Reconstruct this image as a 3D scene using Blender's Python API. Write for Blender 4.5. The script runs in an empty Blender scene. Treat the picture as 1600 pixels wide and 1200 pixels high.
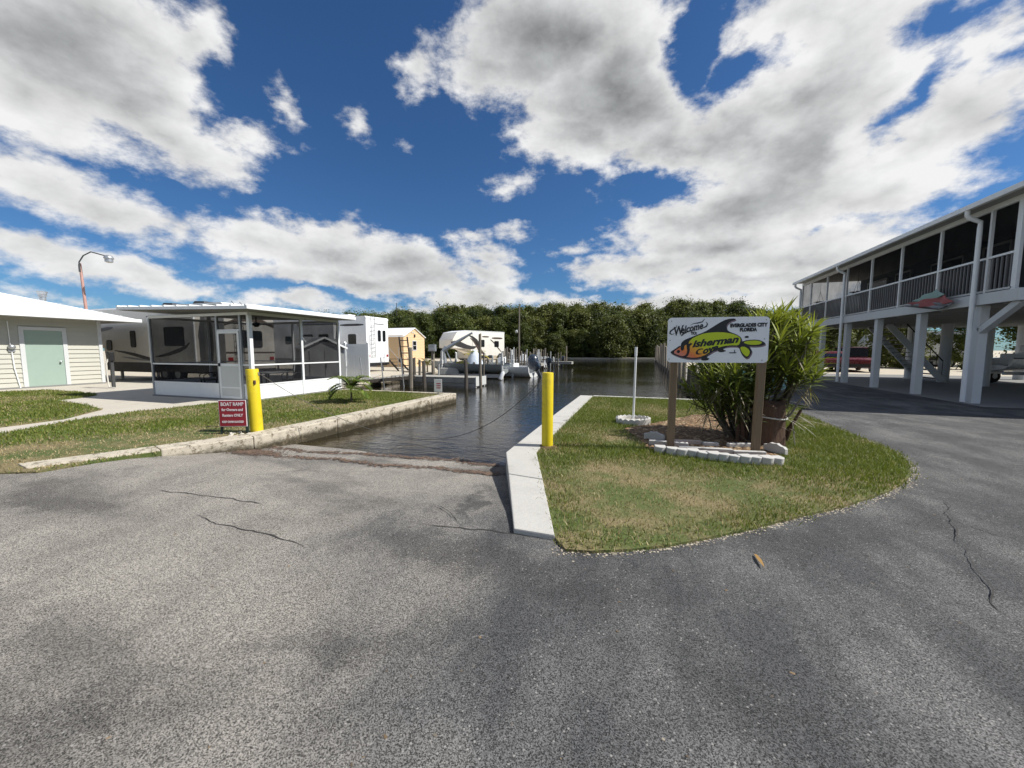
import bpy, bmesh, math, random
import numpy as np
from mathutils import Vector, Matrix, noise as mnoise
from mathutils.geometry import tessellate_polygon
R = math.radians
random.seed(7); np.random.seed(7)
scene = bpy.context.scene
C = scene.collection

# ------------------------------------------------------------------ camera
# world axes: +Y runs along the canal, +X to the right of it; the camera stands at the origin
YAW, PITCH, CAMH, F = R(18.6), R(5.05), 1.5, 600.0       # F in photo pixels (1600 wide)
cam_d = bpy.data.cameras.new('camera'); cam = bpy.data.objects.new('camera', cam_d); C.objects.link(cam)
cam.location = (0, 0, CAMH); cam.rotation_euler = (math.pi/2 - PITCH, 0, YAW)
cam_d.sensor_width = 36; cam_d.lens = 36*F/1600; cam_d.clip_start = 0.05; cam_d.clip_end = 4000
scene.camera = cam

# ------------------------------------------------------------------ render look
scene.view_settings.view_transform = 'Standard'; scene.view_settings.look = 'None'
scene.view_settings.exposure = 0.32; scene.view_settings.gamma = 1.0
scene.view_settings.use_curve_mapping = False
scene.render.engine = 'CYCLES'
scene.cycles.use_denoising = True
scene.cycles.max_bounces = 6; scene.cycles.transparent_max_bounces = 24
scene.cycles.caustics_reflective = False; scene.cycles.caustics_refractive = False
scene.cycles.sample_clamp_indirect = 6

# ------------------------------------------------------------------ pixel helpers (photo pixels -> world)
def ray(px, py):
    r = (px-800)/F; u = (600-py)/F
    f = math.cos(PITCH) + u*math.sin(PITCH); up = u*math.cos(PITCH) - math.sin(PITCH)
    return Vector((r*math.cos(YAW) - f*math.sin(YAW), r*math.sin(YAW) + f*math.cos(YAW), up))
def G(px, py, z=0.0):
    d = ray(px, py); t = (z-CAMH)/d.z
    return (d.x*t, d.y*t)
def onX(px, py, X):
    d = ray(px, py); t = X/d.x
    return Vector((X, d.y*t, CAMH + d.z*t))
def onY(px, py, Y):
    d = ray(px, py); t = Y/d.y
    return Vector((d.x*t, Y, CAMH + d.z*t))
def at(px, py, depth):
    d = ray(px, py); f = -d.x*math.sin(YAW) + d.y*math.cos(YAW)
    return Vector((0, 0, CAMH)) + d*(depth/f)

# ------------------------------------------------------------------ sun
SUN_EL, SUN_AZ = R(47), R(11)              # azimuth measured from +X towards +Y
to_sun = Vector((math.cos(SUN_EL)*math.cos(SUN_AZ), math.cos(SUN_EL)*math.sin(SUN_AZ), math.sin(SUN_EL)))
sl = bpy.data.lights.new('sun', 'SUN'); sl.energy = 5.0; sl.angle = R(0.53); sl.color = (1, .955, .88)
so = bpy.data.objects.new('sun', sl); C.objects.link(so)
so.rotation_euler = to_sun.to_track_quat('Z', 'Y').to_euler(); so.location = to_sun*60

# ------------------------------------------------------------------ world: Nishita sky + cumulus by direction
world = bpy.data.worlds.new('World'); scene.world = world; world.use_nodes = True
wt = world.node_tree; wt.nodes.clear()
SKY_S = 0.085
class NT:
    def __init__(s, t): s.t = t
    def n(s, typ, **kw):
        nd = s.t.nodes.new(typ)
        for k, v in kw.items(): setattr(nd, k, v)
        return nd
    def put(s, sock, v):
        if hasattr(v, 'is_output'): s.t.links.new(v, sock)
        elif v is not None:
            if hasattr(sock.default_value, '__len__') and not hasattr(v, '__len__'): v = (v,)*len(sock.default_value)
            if hasattr(sock.default_value, '__len__') and len(sock.default_value) == 4 and len(v) == 3: v = (*v, 1)
            sock.default_value = v
    def m(s, op, a, b=None, c=None, clamp=False):
        nd = s.n('ShaderNodeMath', operation=op, use_clamp=clamp)
        for i, v in enumerate((a, b, c)): s.put(nd.inputs[i], v)
        return nd.outputs[0]
    def v(s, op, a, b=None, out=0):
        nd = s.n('ShaderNodeVectorMath', operation=op); s.put(nd.inputs[0], a)
        if b is not None: s.put(nd.inputs[3 if op == 'SCALE' else 1], b)
        return nd.outputs[out]
    def noise(s, vec, scale, detail=4, rough=.55, out='Fac', lac=2.0, dist=0):
        nd = s.n('ShaderNodeTexNoise'); s.put(nd.inputs['Vector'], vec); nd.inputs['Scale'].default_value = scale
        nd.inputs['Detail'].default_value = detail; nd.inputs['Roughness'].default_value = rough
        nd.inputs['Lacunarity'].default_value = lac; nd.inputs['Distortion'].default_value = dist
        return nd.outputs[out]
    def vor(s, vec, scale, feature='F1', out='Distance', rnd=1):
        nd = s.n('ShaderNodeTexVoronoi', feature=feature); s.put(nd.inputs['Vector'], vec)
        nd.inputs['Scale'].default_value = scale; nd.inputs['Randomness'].default_value = rnd
        return nd.outputs[out]
    def ss(s, x, a, b, lo=0., hi=1.):
        nd = s.n('ShaderNodeMapRange', interpolation_type='SMOOTHSTEP'); s.put(nd.inputs[0], x)
        for i, q in enumerate((a, b, lo, hi)): s.put(nd.inputs[i+1], q)
        return nd.outputs[0]
    def mix(s, f, a, b, blend='MIX'):
        nd = s.n('ShaderNodeMix', data_type='RGBA', blend_type=blend, clamp_factor=True)
        s.put(nd.inputs[0], f); s.put(nd.inputs[6], a); s.put(nd.inputs[7], b)
        return nd.outputs[2]
W = NT(wt)
tc = W.n('ShaderNodeTexCoord')
mp = W.n('ShaderNodeMapping'); mp.inputs['Rotation'].default_value = (0, 0, -YAW)
wt.links.new(tc.outputs['Generated'], mp.inputs['Vector'])
D = mp.outputs[0]
sx = W.n('ShaderNodeSeparateXYZ'); wt.links.new(D, sx.inputs[0])
az = W.m('ARCTAN2', sx.outputs[0], sx.outputs[1]); el = W.m('ARCSINE', sx.outputs[2])
cq = W.n('ShaderNodeCombineXYZ'); W.put(cq.inputs[0], az); W.put(cq.inputs[1], el)
Dz = W.v('MULTIPLY', D, (1, 1, 1.7))
wrp = W.noise(Dz, 3.2, 5, .55, 'Color')
wrp2 = W.noise(Dz, 11, 5, .6, 'Color')
q = W.v('ADD', cq.outputs[0], W.v('MULTIPLY', W.v('SUBTRACT', wrp, (.5, .5, .5)), (.20, .11, 0)))
q = W.v('ADD', q, W.v('MULTIPLY', W.v('SUBTRACT', wrp2, (.5, .5, .5)), (.085, .06, 0)))
def azel(px, py):
    d = ray(px, py); f = -d.x*math.sin(YAW) + d.y*math.cos(YAW); r = d.x*math.cos(YAW) + d.y*math.sin(YAW)
    return math.atan2(r, f), math.atan2(d.z, math.hypot(r, f))
def blob_val(px, py, rx, ry, rot=0, gain=1.0):
    a0, e0 = azel(px, py)
    a1, e1 = azel(px+rx, py); a2, e2 = azel(px, py-ry); a3, e3 = azel(px-rx, py); a4, e4 = azel(px, py+ry)
    k_ = 1.30 if gain > 0 else 1.0; sa = max(.01, (a1-a3)/2)*k_; se = max(.008, (e2-e4)/2)*k_
    nd = W.n('ShaderNodeMapping', vector_type='TEXTURE'); W.put(nd.inputs[0], q)
    nd.inputs['Location'].default_value = (a0, e0, 0); nd.inputs['Rotation'].default_value = (0, 0, R(rot))
    nd.inputs['Scale'].default_value = (sa, se, 1)
    ln = W.v('LENGTH', nd.outputs[0], out=1)
    sz = min(.16, math.sqrt(sa*se))*gain
    return W.m('MULTIPLY', W.m('SUBTRACT', 1.0, ln), sz)
CLOUDS = [(110, 60, 215, 120), (210, 150, 120, 80), (55, 150, 120, 75), (285, 225, 95, 38, -12), (395, 232, 50, 16), (300, 60, 40, 70), (455, 195, 14, 38, 25),
    (60, 290, 120, 45, -12), (200, 345, 115, 34, -10), (300, 368, 40, 20),
    (60, 405, 130, 26, -4), (215, 432, 120, 22, -5), (330, 455, 40, 9), (130, 470, 60, 10),
    (430, 375, 80, 38), (520, 400, 95, 45), (600, 412, 80, 38), (650, 440, 75, 28), (740, 468, 75, 17), (400, 350, 25, 18), (560, 440, 140, 18),
    (470, 478, 90, 13), (840, 470, 50, 10), (700, 485, 90, 9),
    (870, 70, 150, 105), (960, 150, 150, 100), (760, 120, 55, 55), (655, 120, 28, 40), (900, 220, 90, 45),
    (1120, 230, 170, 100), (1270, 110, 150, 130), (1300, 230, 190, 120), (1420, 170, 130, 130), (1400, 300, 110, 55), (1200, 310, 190, 60),
    (1080, 345, 110, 40), (1120, 385, 150, 34), (1230, 400, 160, 40), (1010, 425, 110, 22), (1180, 440, 180, 24), (1540, 120, 90, 70, 35), (1430, 40, 120, 60), (1560, 20, 60, 40),
    (1545, 300, 40, 12, 25), (960, 480, 120, 12), (1120, 475, 140, 16), (1230, 470, 120, 20),
    (800, 292, 17, 10), (745, 365, 36, 13), (822, 362, 24, 12), (775, 402, 40, 18), (760, 432, 40, 18), (888, 390, 16, 7), (630, 235, 9, 5), (553, 198, 14, 16), (690, 418, 20, 10)]
HOLES = [(1105, 75, 26, 55), (1165, 108, 42, 20), (1440, 130, 14, 36, -30), (1500, 12, 34, 14), (1590, 60, 30, 16), (1010, 300, 60, 22)]
acc = None
for b in CLOUDS:
    v_ = blob_val(*b)
    acc = v_ if acc is None else W.m('SMOOTH_MAX', acc, v_, .012)
for b in HOLES:
    acc = W.m('SMOOTH_MIN', acc, W.m('MULTIPLY', blob_val(*b), -1.3), .012)
# the rest of the sky carries the same kind of cumulus
gen = W.m('MULTIPLY', W.m('SUBTRACT', W.noise(Dz, 2.3, 4, .5), .515), .55)
offv = W.m('MAXIMUM', W.ss(W.m('ABSOLUTE', az), R(56), R(70)), W.ss(el, R(42), R(54)))
gen = W.m('SUBTRACT', gen, W.m('MULTIPLY', W.m('SUBTRACT', 1.0, offv), .5))
core = W.m('MAXIMUM', acc, gen)
fb = W.noise(Dz, 7.5, 9, .58)
fbs = W.noise(W.v('ADD', Dz, (.03, 0.0, .04)), 7.5, 9, .58)
fine = W.noise(Dz, 30, 6, .62)
dens = W.m('ADD', W.m('ADD', core, W.m('MULTIPLY', W.m('SUBTRACT', fb, .5), .12)), W.m('MULTIPLY', W.m('SUBTRACT', fine, .5), .048))
alpha = W.ss(dens, -.012, .040)
thick = W.ss(W.m('ADD', dens, W.m('MULTIPLY', W.m('SUBTRACT', W.noise(W.v('ADD', Dz, (0,0,.3)), 2.2, 3, .45), .5), .15)), .012, .16)
relief = W.m('MULTIPLY', W.m('SUBTRACT', fb, fbs), .62)
val = W.m('ADD', W.m('SUBTRACT', .655, W.m('MULTIPLY', thick, .40)), relief)
val = W.m('MAXIMUM', W.m('MINIMUM', val, .72), .16)
ccol = W.mix(thick, (1.0, 1.0, 1.0), (.97, 1.0, 1.02))
ccol = W.v('SCALE', ccol, W.m('MULTIPLY', val, 1.0/SKY_S))
sky = W.n('ShaderNodeTexSky', sky_type='NISHITA', sun_disc=False)
sky.sun_elevation = SUN_EL; sky.sun_rotation = math.pi/2 - SUN_AZ
sky.altitude = 0; sky.air_density = 1.0; sky.dust_density = 0.3; sky.ozone_density = 3.0
skyc = W.v('MULTIPLY', sky.outputs[0], (.36, .60, .84))
bg = W.n('ShaderNodeBackground'); bg.inputs['Strength'].default_value = SKY_S
W.put(bg.inputs[0], W.mix(alpha, skyc, ccol))
wo = W.n('ShaderNodeOutputWorld'); wt.links.new(bg.outputs[0], wo.inputs[0])
world.cycles.sampling_method = 'MANUAL'; world.cycles.sample_map_resolution = 512

# ------------------------------------------------------------------ mesh helpers
class MB:
    def __init__(s): s.v = []; s.f = []
    def add(s, vs, fs):
        o = len(s.v); s.v += [tuple(p) for p in vs]; s.f += [tuple(i+o for i in f) for f in fs]; return s
    def box(s, x0, x1, y0, y1, z0, z1):
        return s.add([(x0,y0,z0),(x1,y0,z0),(x1,y1,z0),(x0,y1,z0),(x0,y0,z1),(x1,y0,z1),(x1,y1,z1),(x0,y1,z1)],
                     [(3,2,1,0),(4,5,6,7),(0,1,5,4),(1,2,6,5),(2,3,7,6),(3,0,4,7)])
    def cbox(s, c, sz): 
        return s.box(c[0]-sz[0]/2, c[0]+sz[0]/2, c[1]-sz[1]/2, c[1]+sz[1]/2, c[2]-sz[2]/2, c[2]+sz[2]/2)
    def bar(s, p, q_, w, h, up=(0,0,1)):
        p, q_ = Vector(p), Vector(q_); d = (q_-p).normalized(); a = d.cross(Vector(up))
        if a.length < 1e-4: a = d.cross(Vector((1,0,0)))
        a.normalize(); b = a.cross(d).normalized(); a = a*w/2; b = b*h/2
        vs = [p-a-b, p+a-b, p+a+b, p-a+b, q_-a-b, q_+a-b, q_+a+b, q_-a+b]
        return s.add(vs, [(0,1,2,3),(7,6,5,4),(0,4,5,1),(1,5,6,2),(2,6,7,3),(3,7,4,0)])
    def tube(s, pts, r, n=8, cap=True):
        pts = [Vector(p) for p in pts]; k = len(pts)
        rs = r if hasattr(r, '__len__') else [r]*k
        ref = None; vs = []; fs = []
        for i, p in enumerate(pts):
            d = (pts[min(i+1, k-1)] - pts[max(i-1, 0)])
            d = d.normalized() if d.length > 1e-9 else Vector((0,0,1))
            if ref is None: ref = d.cross(Vector((0,0,1))) if abs(d.z) < .95 else d.cross(Vector((1,0,0)))
            a = (ref - d*ref.dot(d)).normalized(); b = d.cross(a); ref = a
            for j in range(n):
                t = 2*math.pi*j/n; vs.append(p + (a*math.cos(t) + b*math.sin(t))*rs[i])
        for i in range(k-1):
            for j in range(n):
                j2 = (j+1) % n; fs.append((i*n+j, i*n+j2, (i+1)*n+j2, (i+1)*n+j))
        if cap: fs.append(tuple(range(n-1, -1, -1))); fs.append(tuple((k-1)*n+j for j in range(n)))
        return s.add(vs, fs)
    def prism(s, poly, z0, z1, axis='z'):
        # poly: 2d outline (any order), extruded; axis z: (x,y), axis y: (x,z), axis x: (y,z)
        n = len(poly)
        area = sum(poly[i][0]*poly[(i+1)%n][1]-poly[(i+1)%n][0]*poly[i][1] for i in range(n))
        if (area < 0) != (axis == 'y'): poly = poly[::-1]
        mk = {'z': lambda p, t: (p[0], p[1], t), 'y': lambda p, t: (p[0], t, p[1]), 'x': lambda p, t: (t, p[0], p[1])}[axis]
        vs = [mk(p, z0) for p in poly] + [mk(p, z1) for p in poly]
        fs = [tuple(range(n-1, -1, -1)), tuple(range(n, 2*n))] + [(i, (i+1)%n, n+(i+1)%n, n+i) for i in range(n)]
        return s.add(vs, fs)
    def lathe(s, prof, c=(0,0,0), n=16):
        vs = []; fs = []; k = len(prof)
        for r, z in prof:
            for j in range(n):
                t = 2*math.pi*j/n; vs.append((c[0]+r*math.cos(t), c[1]+r*math.sin(t), c[2]+z))
        for i in range(k-1):
            for j in range(n): fs.append((i*n+j, i*n+(j+1)%n, (i+1)*n+(j+1)%n, (i+1)*n+j))
        fs.append(tuple(range(n-1, -1, -1))); fs.append(tuple((k-1)*n+j for j in range(n)))
        return s.add(vs, fs)
    def mesh(s, name):
        me = bpy.data.meshes.new(name); me.from_pydata(s.v, [], s.f); me.update(); return me
    def build(s, name, mat, parent=None, smooth=False, bevel=0, loc=None, rotz=None):
        me = s.mesh(name)
        if bevel or True:
            bm = bmesh.new(); bm.from_mesh(me)
            bmesh.ops.recalc_face_normals(bm, faces=bm.faces)
            if bevel: 
                try: bmesh.ops.bevel(bm, geom=[e for e in bm.edges if len(e.link_faces)==2 and e.calc_face_angle(0) > .5], offset=bevel, segments=2, affect='EDGES', profile=.6, clamp_overlap=True)
                except Exception: pass
            bm.to_mesh(me); bm.free()
        if smooth:
            me.polygons.foreach_set('use_smooth', [True]*len(me.polygons))
            try: me.set_sharp_from_angle(angle=R(40))
            except Exception: pass
        return link(name, me, mat, parent, loc, rotz)
def link(name, me, mat, parent=None, loc=None, rotz=None):
    if mat is not None and len(me.materials) == 0: me.materials.append(M[mat] if isinstance(mat, str) else mat)
    o = bpy.data.objects.new(name, me); C.objects.link(o)
    if parent is not None: o.parent = parent
    if loc is not None: o.location = loc
    if rotz is not None: o.rotation_euler = (0, 0, rotz)
    return o
def tag(o, label, cat, group=None):
    o['label'] = label; o['category'] = cat
    if group: o['group'] = group
    return o
def struct(o): o['kind'] = 'structure'; return o
def stuff(o): o['kind'] = 'stuff'; return o
def thing(name, label, cat, loc=(0,0,0), rotz=0, group=None):
    o = bpy.data.objects.new(name, None); C.objects.link(o); o.empty_display_size = .3
    o.location = loc; o.rotation_euler = (0, 0, rotz)
    return tag(o, label, cat, group)
def copy_tree(o, parent=None):
    c = o.copy(); C.objects.link(c); c.parent = parent
    for ch in list(o.children): copy_tree(ch, c)
    return c
def inpoly(x, y, poly):
    p = np.asarray(poly); ins = np.zeros(len(x), bool); j = len(p)-1
    for i in range(len(p)):
        xi, yi = p[i]; xj, yj = p[j]
        c = ((yi > y) != (yj > y)) & (x < (xj-xi)*(y-yi)/(yj-yi+1e-12)+xi)
        ins ^= c; j = i
    return ins
def npmesh(name, verts, tris, colors=None):
    me = bpy.data.meshes.new(name); nv, nt = len(verts), len(tris)
    me.vertices.add(nv); me.vertices.foreach_set('co', np.asarray(verts, np.float32).ravel())
    me.loops.add(nt*3); me.loops.foreach_set('vertex_index', np.asarray(tris, np.int32).ravel())
    me.polygons.add(nt); me.polygons.foreach_set('loop_start', np.arange(0, nt*3, 3, dtype=np.int32))
    try: me.polygons.foreach_set('loop_total', np.full(nt, 3, np.int32))
    except Exception: pass
    if colors is not None:
        a = me.color_attributes.new('tint', 'FLOAT_COLOR', 'POINT')
        cc = np.ones((nv, 4), np.float32); cc[:, :3] = colors; a.data.foreach_set('color', cc.ravel())
    me.update(calc_edges=True); me.validate(); return me

# ------------------------------------------------------------------ materials
M = {}
def newmat(name):
    m = bpy.data.materials.new(name); m.use_nodes = True; t = m.node_tree; t.nodes.clear()
    n = NT(t); o = n.n('ShaderNodeOutputMaterial'); p = n.n('ShaderNodeBsdfPrincipled')
    t.links.new(p.outputs[0], o.inputs[0]); M[name] = m
    return n, p, o
def pos(n, world_=False):
    if world_: return n.n('ShaderNodeNewGeometry').outputs['Position']
    return n.n('ShaderNodeTexCoord').outputs['Object']
def bump(n, p, h, strength=.3, dist=.01):
    b = n.n('ShaderNodeBump'); b.inputs['Strength'].default_value = strength; b.inputs['Distance'].default_value = dist
    n.put(b.inputs['Height'], h); n.put(p.inputs['Normal'], b.outputs[0])
def mat(name, col, rough=.6, var=.12, scale=6, metal=0, bmp=0, bscale=40, bdist=.004, dirt=0, dirtcol=(.12,.10,.08), dscale=1.6, stretch=(1,1,1), spec=.5, coat=0):
    n, p, o = newmat(name); P = n.v('MULTIPLY', pos(n), stretch)
    f = n.noise(P, scale, 5, .6)
    c = n.mix(f, tuple(x*(1-var) for x in col), tuple(min(1, x*(1+var)) for x in col))
    if dirt:
        d = n.ss(n.noise(P, dscale, 7, .68), .50, .74, 0, dirt); c = n.mix(d, c, dirtcol)
    n.put(p.inputs['Base Color'], c)
    n.put(p.inputs['Roughness'], n.ss(n.noise(P, scale*2.3, 3), .2, .8, max(.02, rough-.1), min(1, rough+.1)))
    p.inputs['Metallic'].default_value = metal; p.inputs['Specular IOR Level'].default_value = spec
    if coat: p.inputs['Coat Weight'].default_value = coat
    if bmp: bump(n, p, n.noise(P, bscale, 4, .6), bmp, bdist)
    return M[name]
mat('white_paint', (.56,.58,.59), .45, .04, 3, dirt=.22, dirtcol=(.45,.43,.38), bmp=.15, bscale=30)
mat('white_alum', (.78,.80,.81), .4, .04, 5, dirt=.15, dirtcol=(.4,.4,.38))
mat('white_plastic', (.80,.82,.83), .35, .04, 4, dirt=.15, dirtcol=(.5,.5,.46))
mat('weathered_white', (.52,.53,.52), .7, .1, 4, dirt=.5, dirtcol=(.25,.25,.23), bmp=.3, bscale=25)
mat('porch_underside_shade', (.22,.22,.205), .6, .06, 4)
mat('grey_alum', (.36,.38,.40), .45, .08, 5, metal=.3, dirt=.2)
mat('galv', (.42,.44,.46), .42, .12, 9, metal=.7, dirt=.25)
mat('roof_white', (.80,.82,.84), .4, .05, 2, dirt=.12, dirtcol=(.45,.45,.42))
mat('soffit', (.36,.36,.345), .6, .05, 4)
mat('siding', (.46,.455,.40), .55, .05, 3, dirt=.15, dirtcol=(.35,.33,.26))
mat('door_green', (.29,.38,.33), .5, .05, 3, dirt=.12, dirtcol=(.2,.27,.24))
mat('black', (.012,.012,.013), .5, .2, 8)
mat('black_gloss', (.01,.01,.012), .18, .1, 8, coat=.5)
mat('dark_grey', (.05,.052,.055), .6, .15, 6, dirt=.2)
mat('rubber', (.018,.018,.018), .85, .2, 12, bmp=.3, bscale=60)
mat('glass_dark', (.012,.014,.017), .06, .1, 3, spec=.8)
mat('rv_beige', (.52,.50,.45), .35, .04, 2, dirt=.14, dirtcol=(.3,.28,.24), dscale=.9)
mat('rv_white', (.80,.82,.84), .3, .03, 2, dirt=.1, dirtcol=(.5,.5,.48), dscale=.9)
mat('rv_cream', (.76,.74,.68), .35, .04, 2, dirt=.12, dirtcol=(.4,.36,.3))
mat('rv_tan', (.42,.36,.27), .4, .05, 2)
mat('rv_dark', (.035,.033,.032), .4, .1, 3)
mat('rv_grey', (.20,.205,.21), .4, .08, 3)
mat('rv_brown', (.07,.05,.038), .4, .1, 3)
mat('red_lens', (.28,.012,.012), .2, .1, 4)
mat('yellow_paint', (.66,.52,.012), .5, .10, 5, dirt=.7, dirtcol=(.30,.19,.03), dscale=3.4, bmp=.2, bscale=22)
mat('sign_red', (.30,.012,.028), .4, .05, 3, dirt=.15, dirtcol=(.18,.02,.03))
mat('sign_white', (.86,.88,.90), .35, .03, 3, dirt=.1, dirtcol=(.5,.52,.55))
mat('letter_white', (.74,.68,.70), .5, .04, 3)
mat('ink_black', (.012,.012,.014), .45, .05, 3)
mat('ink_mauve', (.24,.17,.20), .5, .05, 3)
mat('stake_green', (.02,.035,.03), .5, .1, 4)
mat('post_wood', (.20,.145,.09), .8, .3, 7, stretch=(6,6,.5), bmp=.6, bscale=18, dirt=.45, dirtcol=(.10,.07,.045))
mat('pile_wood', (.20,.175,.14), .85, .35, 7, stretch=(5,5,.5), bmp=.6, bscale=16, dirt=.55, dirtcol=(.06,.05,.04))
mat('pile_dark', (.07,.06,.05), .85, .35, 7, stretch=(5,5,.5), bmp=.6, bscale=16, dirt=.5, dirtcol=(.025,.022,.02))
mat('dock_wood', (.33,.32,.29), .8, .2, 6, bmp=.5, bscale=20, dirt=.45, dirtcol=(.13,.12,.10))
mat('stump_wood', (.105,.06,.038), .9, .4, 8, stretch=(5,5,.7), bmp=.9, bscale=14, bdist=.012, dirt=.5, dirtcol=(.03,.018,.012))
mat('rope', (.55,.53,.48), .9, .15, 30)
mat('lamp_pole', (.46,.26,.22), .6, .2, 6, dirt=.6, dirtcol=(.35,.30,.28))
mat('shed_cream', (.70,.50,.29), .6, .05, 3, dirt=.15, dirtcol=(.45,.33,.2))
mat('shed_side', (.70,.50,.29), .6, .05, 3, dirt=.2, dirtcol=(.42,.32,.2))
mat('shed_grey', (.20,.21,.215), .6, .06, 3)
mat('boat_white', (.74,.75,.75), .25, .04, 3, dirt=.2, dirtcol=(.4,.4,.36), coat=.3)
mat('boat_grey', (.26,.285,.29), .35, .06, 3, dirt=.25, dirtcol=(.2,.21,.2))
mat('boat_teal', (.28,.50,.47), .35, .06, 3, dirt=.2)
mat('tarp', (.56,.62,.70), .7, .07, 4, bmp=.6, bscale=7, bdist=.03)
mat('motor_navy', (.018,.028,.045), .28, .1, 4, coat=.4)
mat('red_car', (.12,.008,.010), .3, .08, 3, coat=.7)
mat('brick_dark', (.10,.05,.035), .8, .2, 9)
mat('wall_dark', (.10,.115,.13), .7, .08, 3)
mat('chain', (.13,.12,.11), .55, .3, 60, metal=.7, dirt=.5, dirtcol=(.09,.05,.03), dscale=14)
mat('trunk', (.11,.09,.07), .9, .3, 6, bmp=.5, bscale=20)
mat('trunk_pale', (.24,.22,.19), .9, .3, 6, bmp=.4)
mat('block', (.48,.47,.45), .85, .1, 9, dirt=.55, dirtcol=(.17,.165,.155), dscale=5, bmp=.5, bscale=60)
mat('block_pink', (.50,.40,.34), .85, .1, 9, dirt=.4, dirtcol=(.25,.2,.17), dscale=5, bmp=.5, bscale=60)
mat('rock', (.58,.54,.47), .9, .15, 9, dirt=.4, dirtcol=(.25,.22,.17), dscale=8, bmp=.6, bscale=30)
mat('banner_teal', (.26,.38,.35), .8, .1, 5)
mat('banner_red', (.30,.09,.09), .8, .3, 14)
mat('banner_grey', (.20,.21,.23), .8, .1, 5)
mat('blue_paint', (.05,.09,.25), .5, .1, 4)
mat('yellow_wall', (.55,.47,.12), .6, .1, 4)
mat('brown_box', (.16,.06,.03), .6, .1, 4)
mat('baluster_grey', (.16,.16,.165), .6)
mat('dry_leaf', (.45,.26,.09), .8, .3, 20)
# lime-to-orange print of the fish
n, p, o = newmat('fish_print'); sxyz = n.n('ShaderNodeSeparateXYZ'); n.put(sxyz.inputs[0], pos(n))
g_ = n.m('ADD', n.m('MULTIPLY', sxyz.outputs[0], .55), sxyz.outputs[2])
rp = n.n('ShaderNodeValToRGB'); n.put(rp.inputs[0], n.ss(g_, -.62, .15)); rp.color_ramp.interpolation = 'LINEAR'
rp.color_ramp.elements[0].position = 0; rp.color_ramp.elements[0].color = (.62,.26,.26,1)
rp.color_ramp.elements[1].position = .62; rp.color_ramp.elements[1].color = (.55,.66,.015,1)
for ps, cl in ((.20, (.80,.20,.06,1)), (.42, (.82,.42,.03,1))):
    e = rp.color_ramp.elements.new(ps); e.color = cl
n.put(p.inputs['Base Color'], rp.outputs[0]); p.inputs['Roughness'].default_value = .4
# insect screen: a fine dark weave one sees through
def screen(name, dens_, col):
    m = bpy.data.materials.new(name); m.use_nodes = True; t = m.node_tree; t.nodes.clear(); n = NT(t); M[name] = m
    a = n.n('ShaderNodeBsdfTransparent'); b = n.n('ShaderNodeBsdfDiffuse'); b.inputs[0].default_value = (*col, 1)
    x = n.n('ShaderNodeMixShader'); n.put(x.inputs[0], n.ss(n.noise(pos(n), 1.5, 3), .3, .7, dens_-.05, dens_+.05)); t.links.new(a.outputs[0], x.inputs[1]); t.links.new(b.outputs[0], x.inputs[2])
    o = n.n('ShaderNodeOutputMaterial'); t.links.new(x.outputs[0], o.inputs[0])
screen('screen', .57, (.02,.02,.022)); screen('screen_dense', .66, (.014,.014,.015))
# foliage with some light passing through
def leafmat(name, c1, c2, scale=.7, trans=.3, vcol=False):
    n, p, o = newmat(name)
    if vcol: c = n.n('ShaderNodeVertexColor', layer_name='tint').outputs[0]
    else:
        rnd = n.n('ShaderNodeObjectInfo').outputs['Random']
        f = n.ss(n.m('ADD', n.noise(pos(n, True), scale, 4, .7), n.m('MULTIPLY', n.m('SUBTRACT', rnd, .5), .22)), .32, .68)
        c = n.mix(f, c1, c2)
    n.put(p.inputs['Base Color'], c); p.inputs['Roughness'].default_value = .55; p.inputs['Specular IOR Level'].default_value = .3
    tr = n.n('ShaderNodeBsdfTranslucent'); n.put(tr.inputs[0], n.mix(.5, c, (.30,.36,.03)))
    x = n.n('ShaderNodeMixShader'); x.inputs[0].default_value = trans
    n.t.links.new(p.outputs[0], x.inputs[1]); n.t.links.new(tr.outputs[0], x.inputs[2]); n.t.links.new(x.outputs[0], o.inputs[0])
leafmat('mangrove', (.034,.052,.014), (.100,.124,.027), .45, .18)
leafmat('mangrove_olive', (.048,.062,.016), (.140,.150,.036), .5, .18)
leafmat('blade', None, None, vcol=True, trans=.25)
leafmat('strap', None, None, vcol=True, trans=.28)
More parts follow.
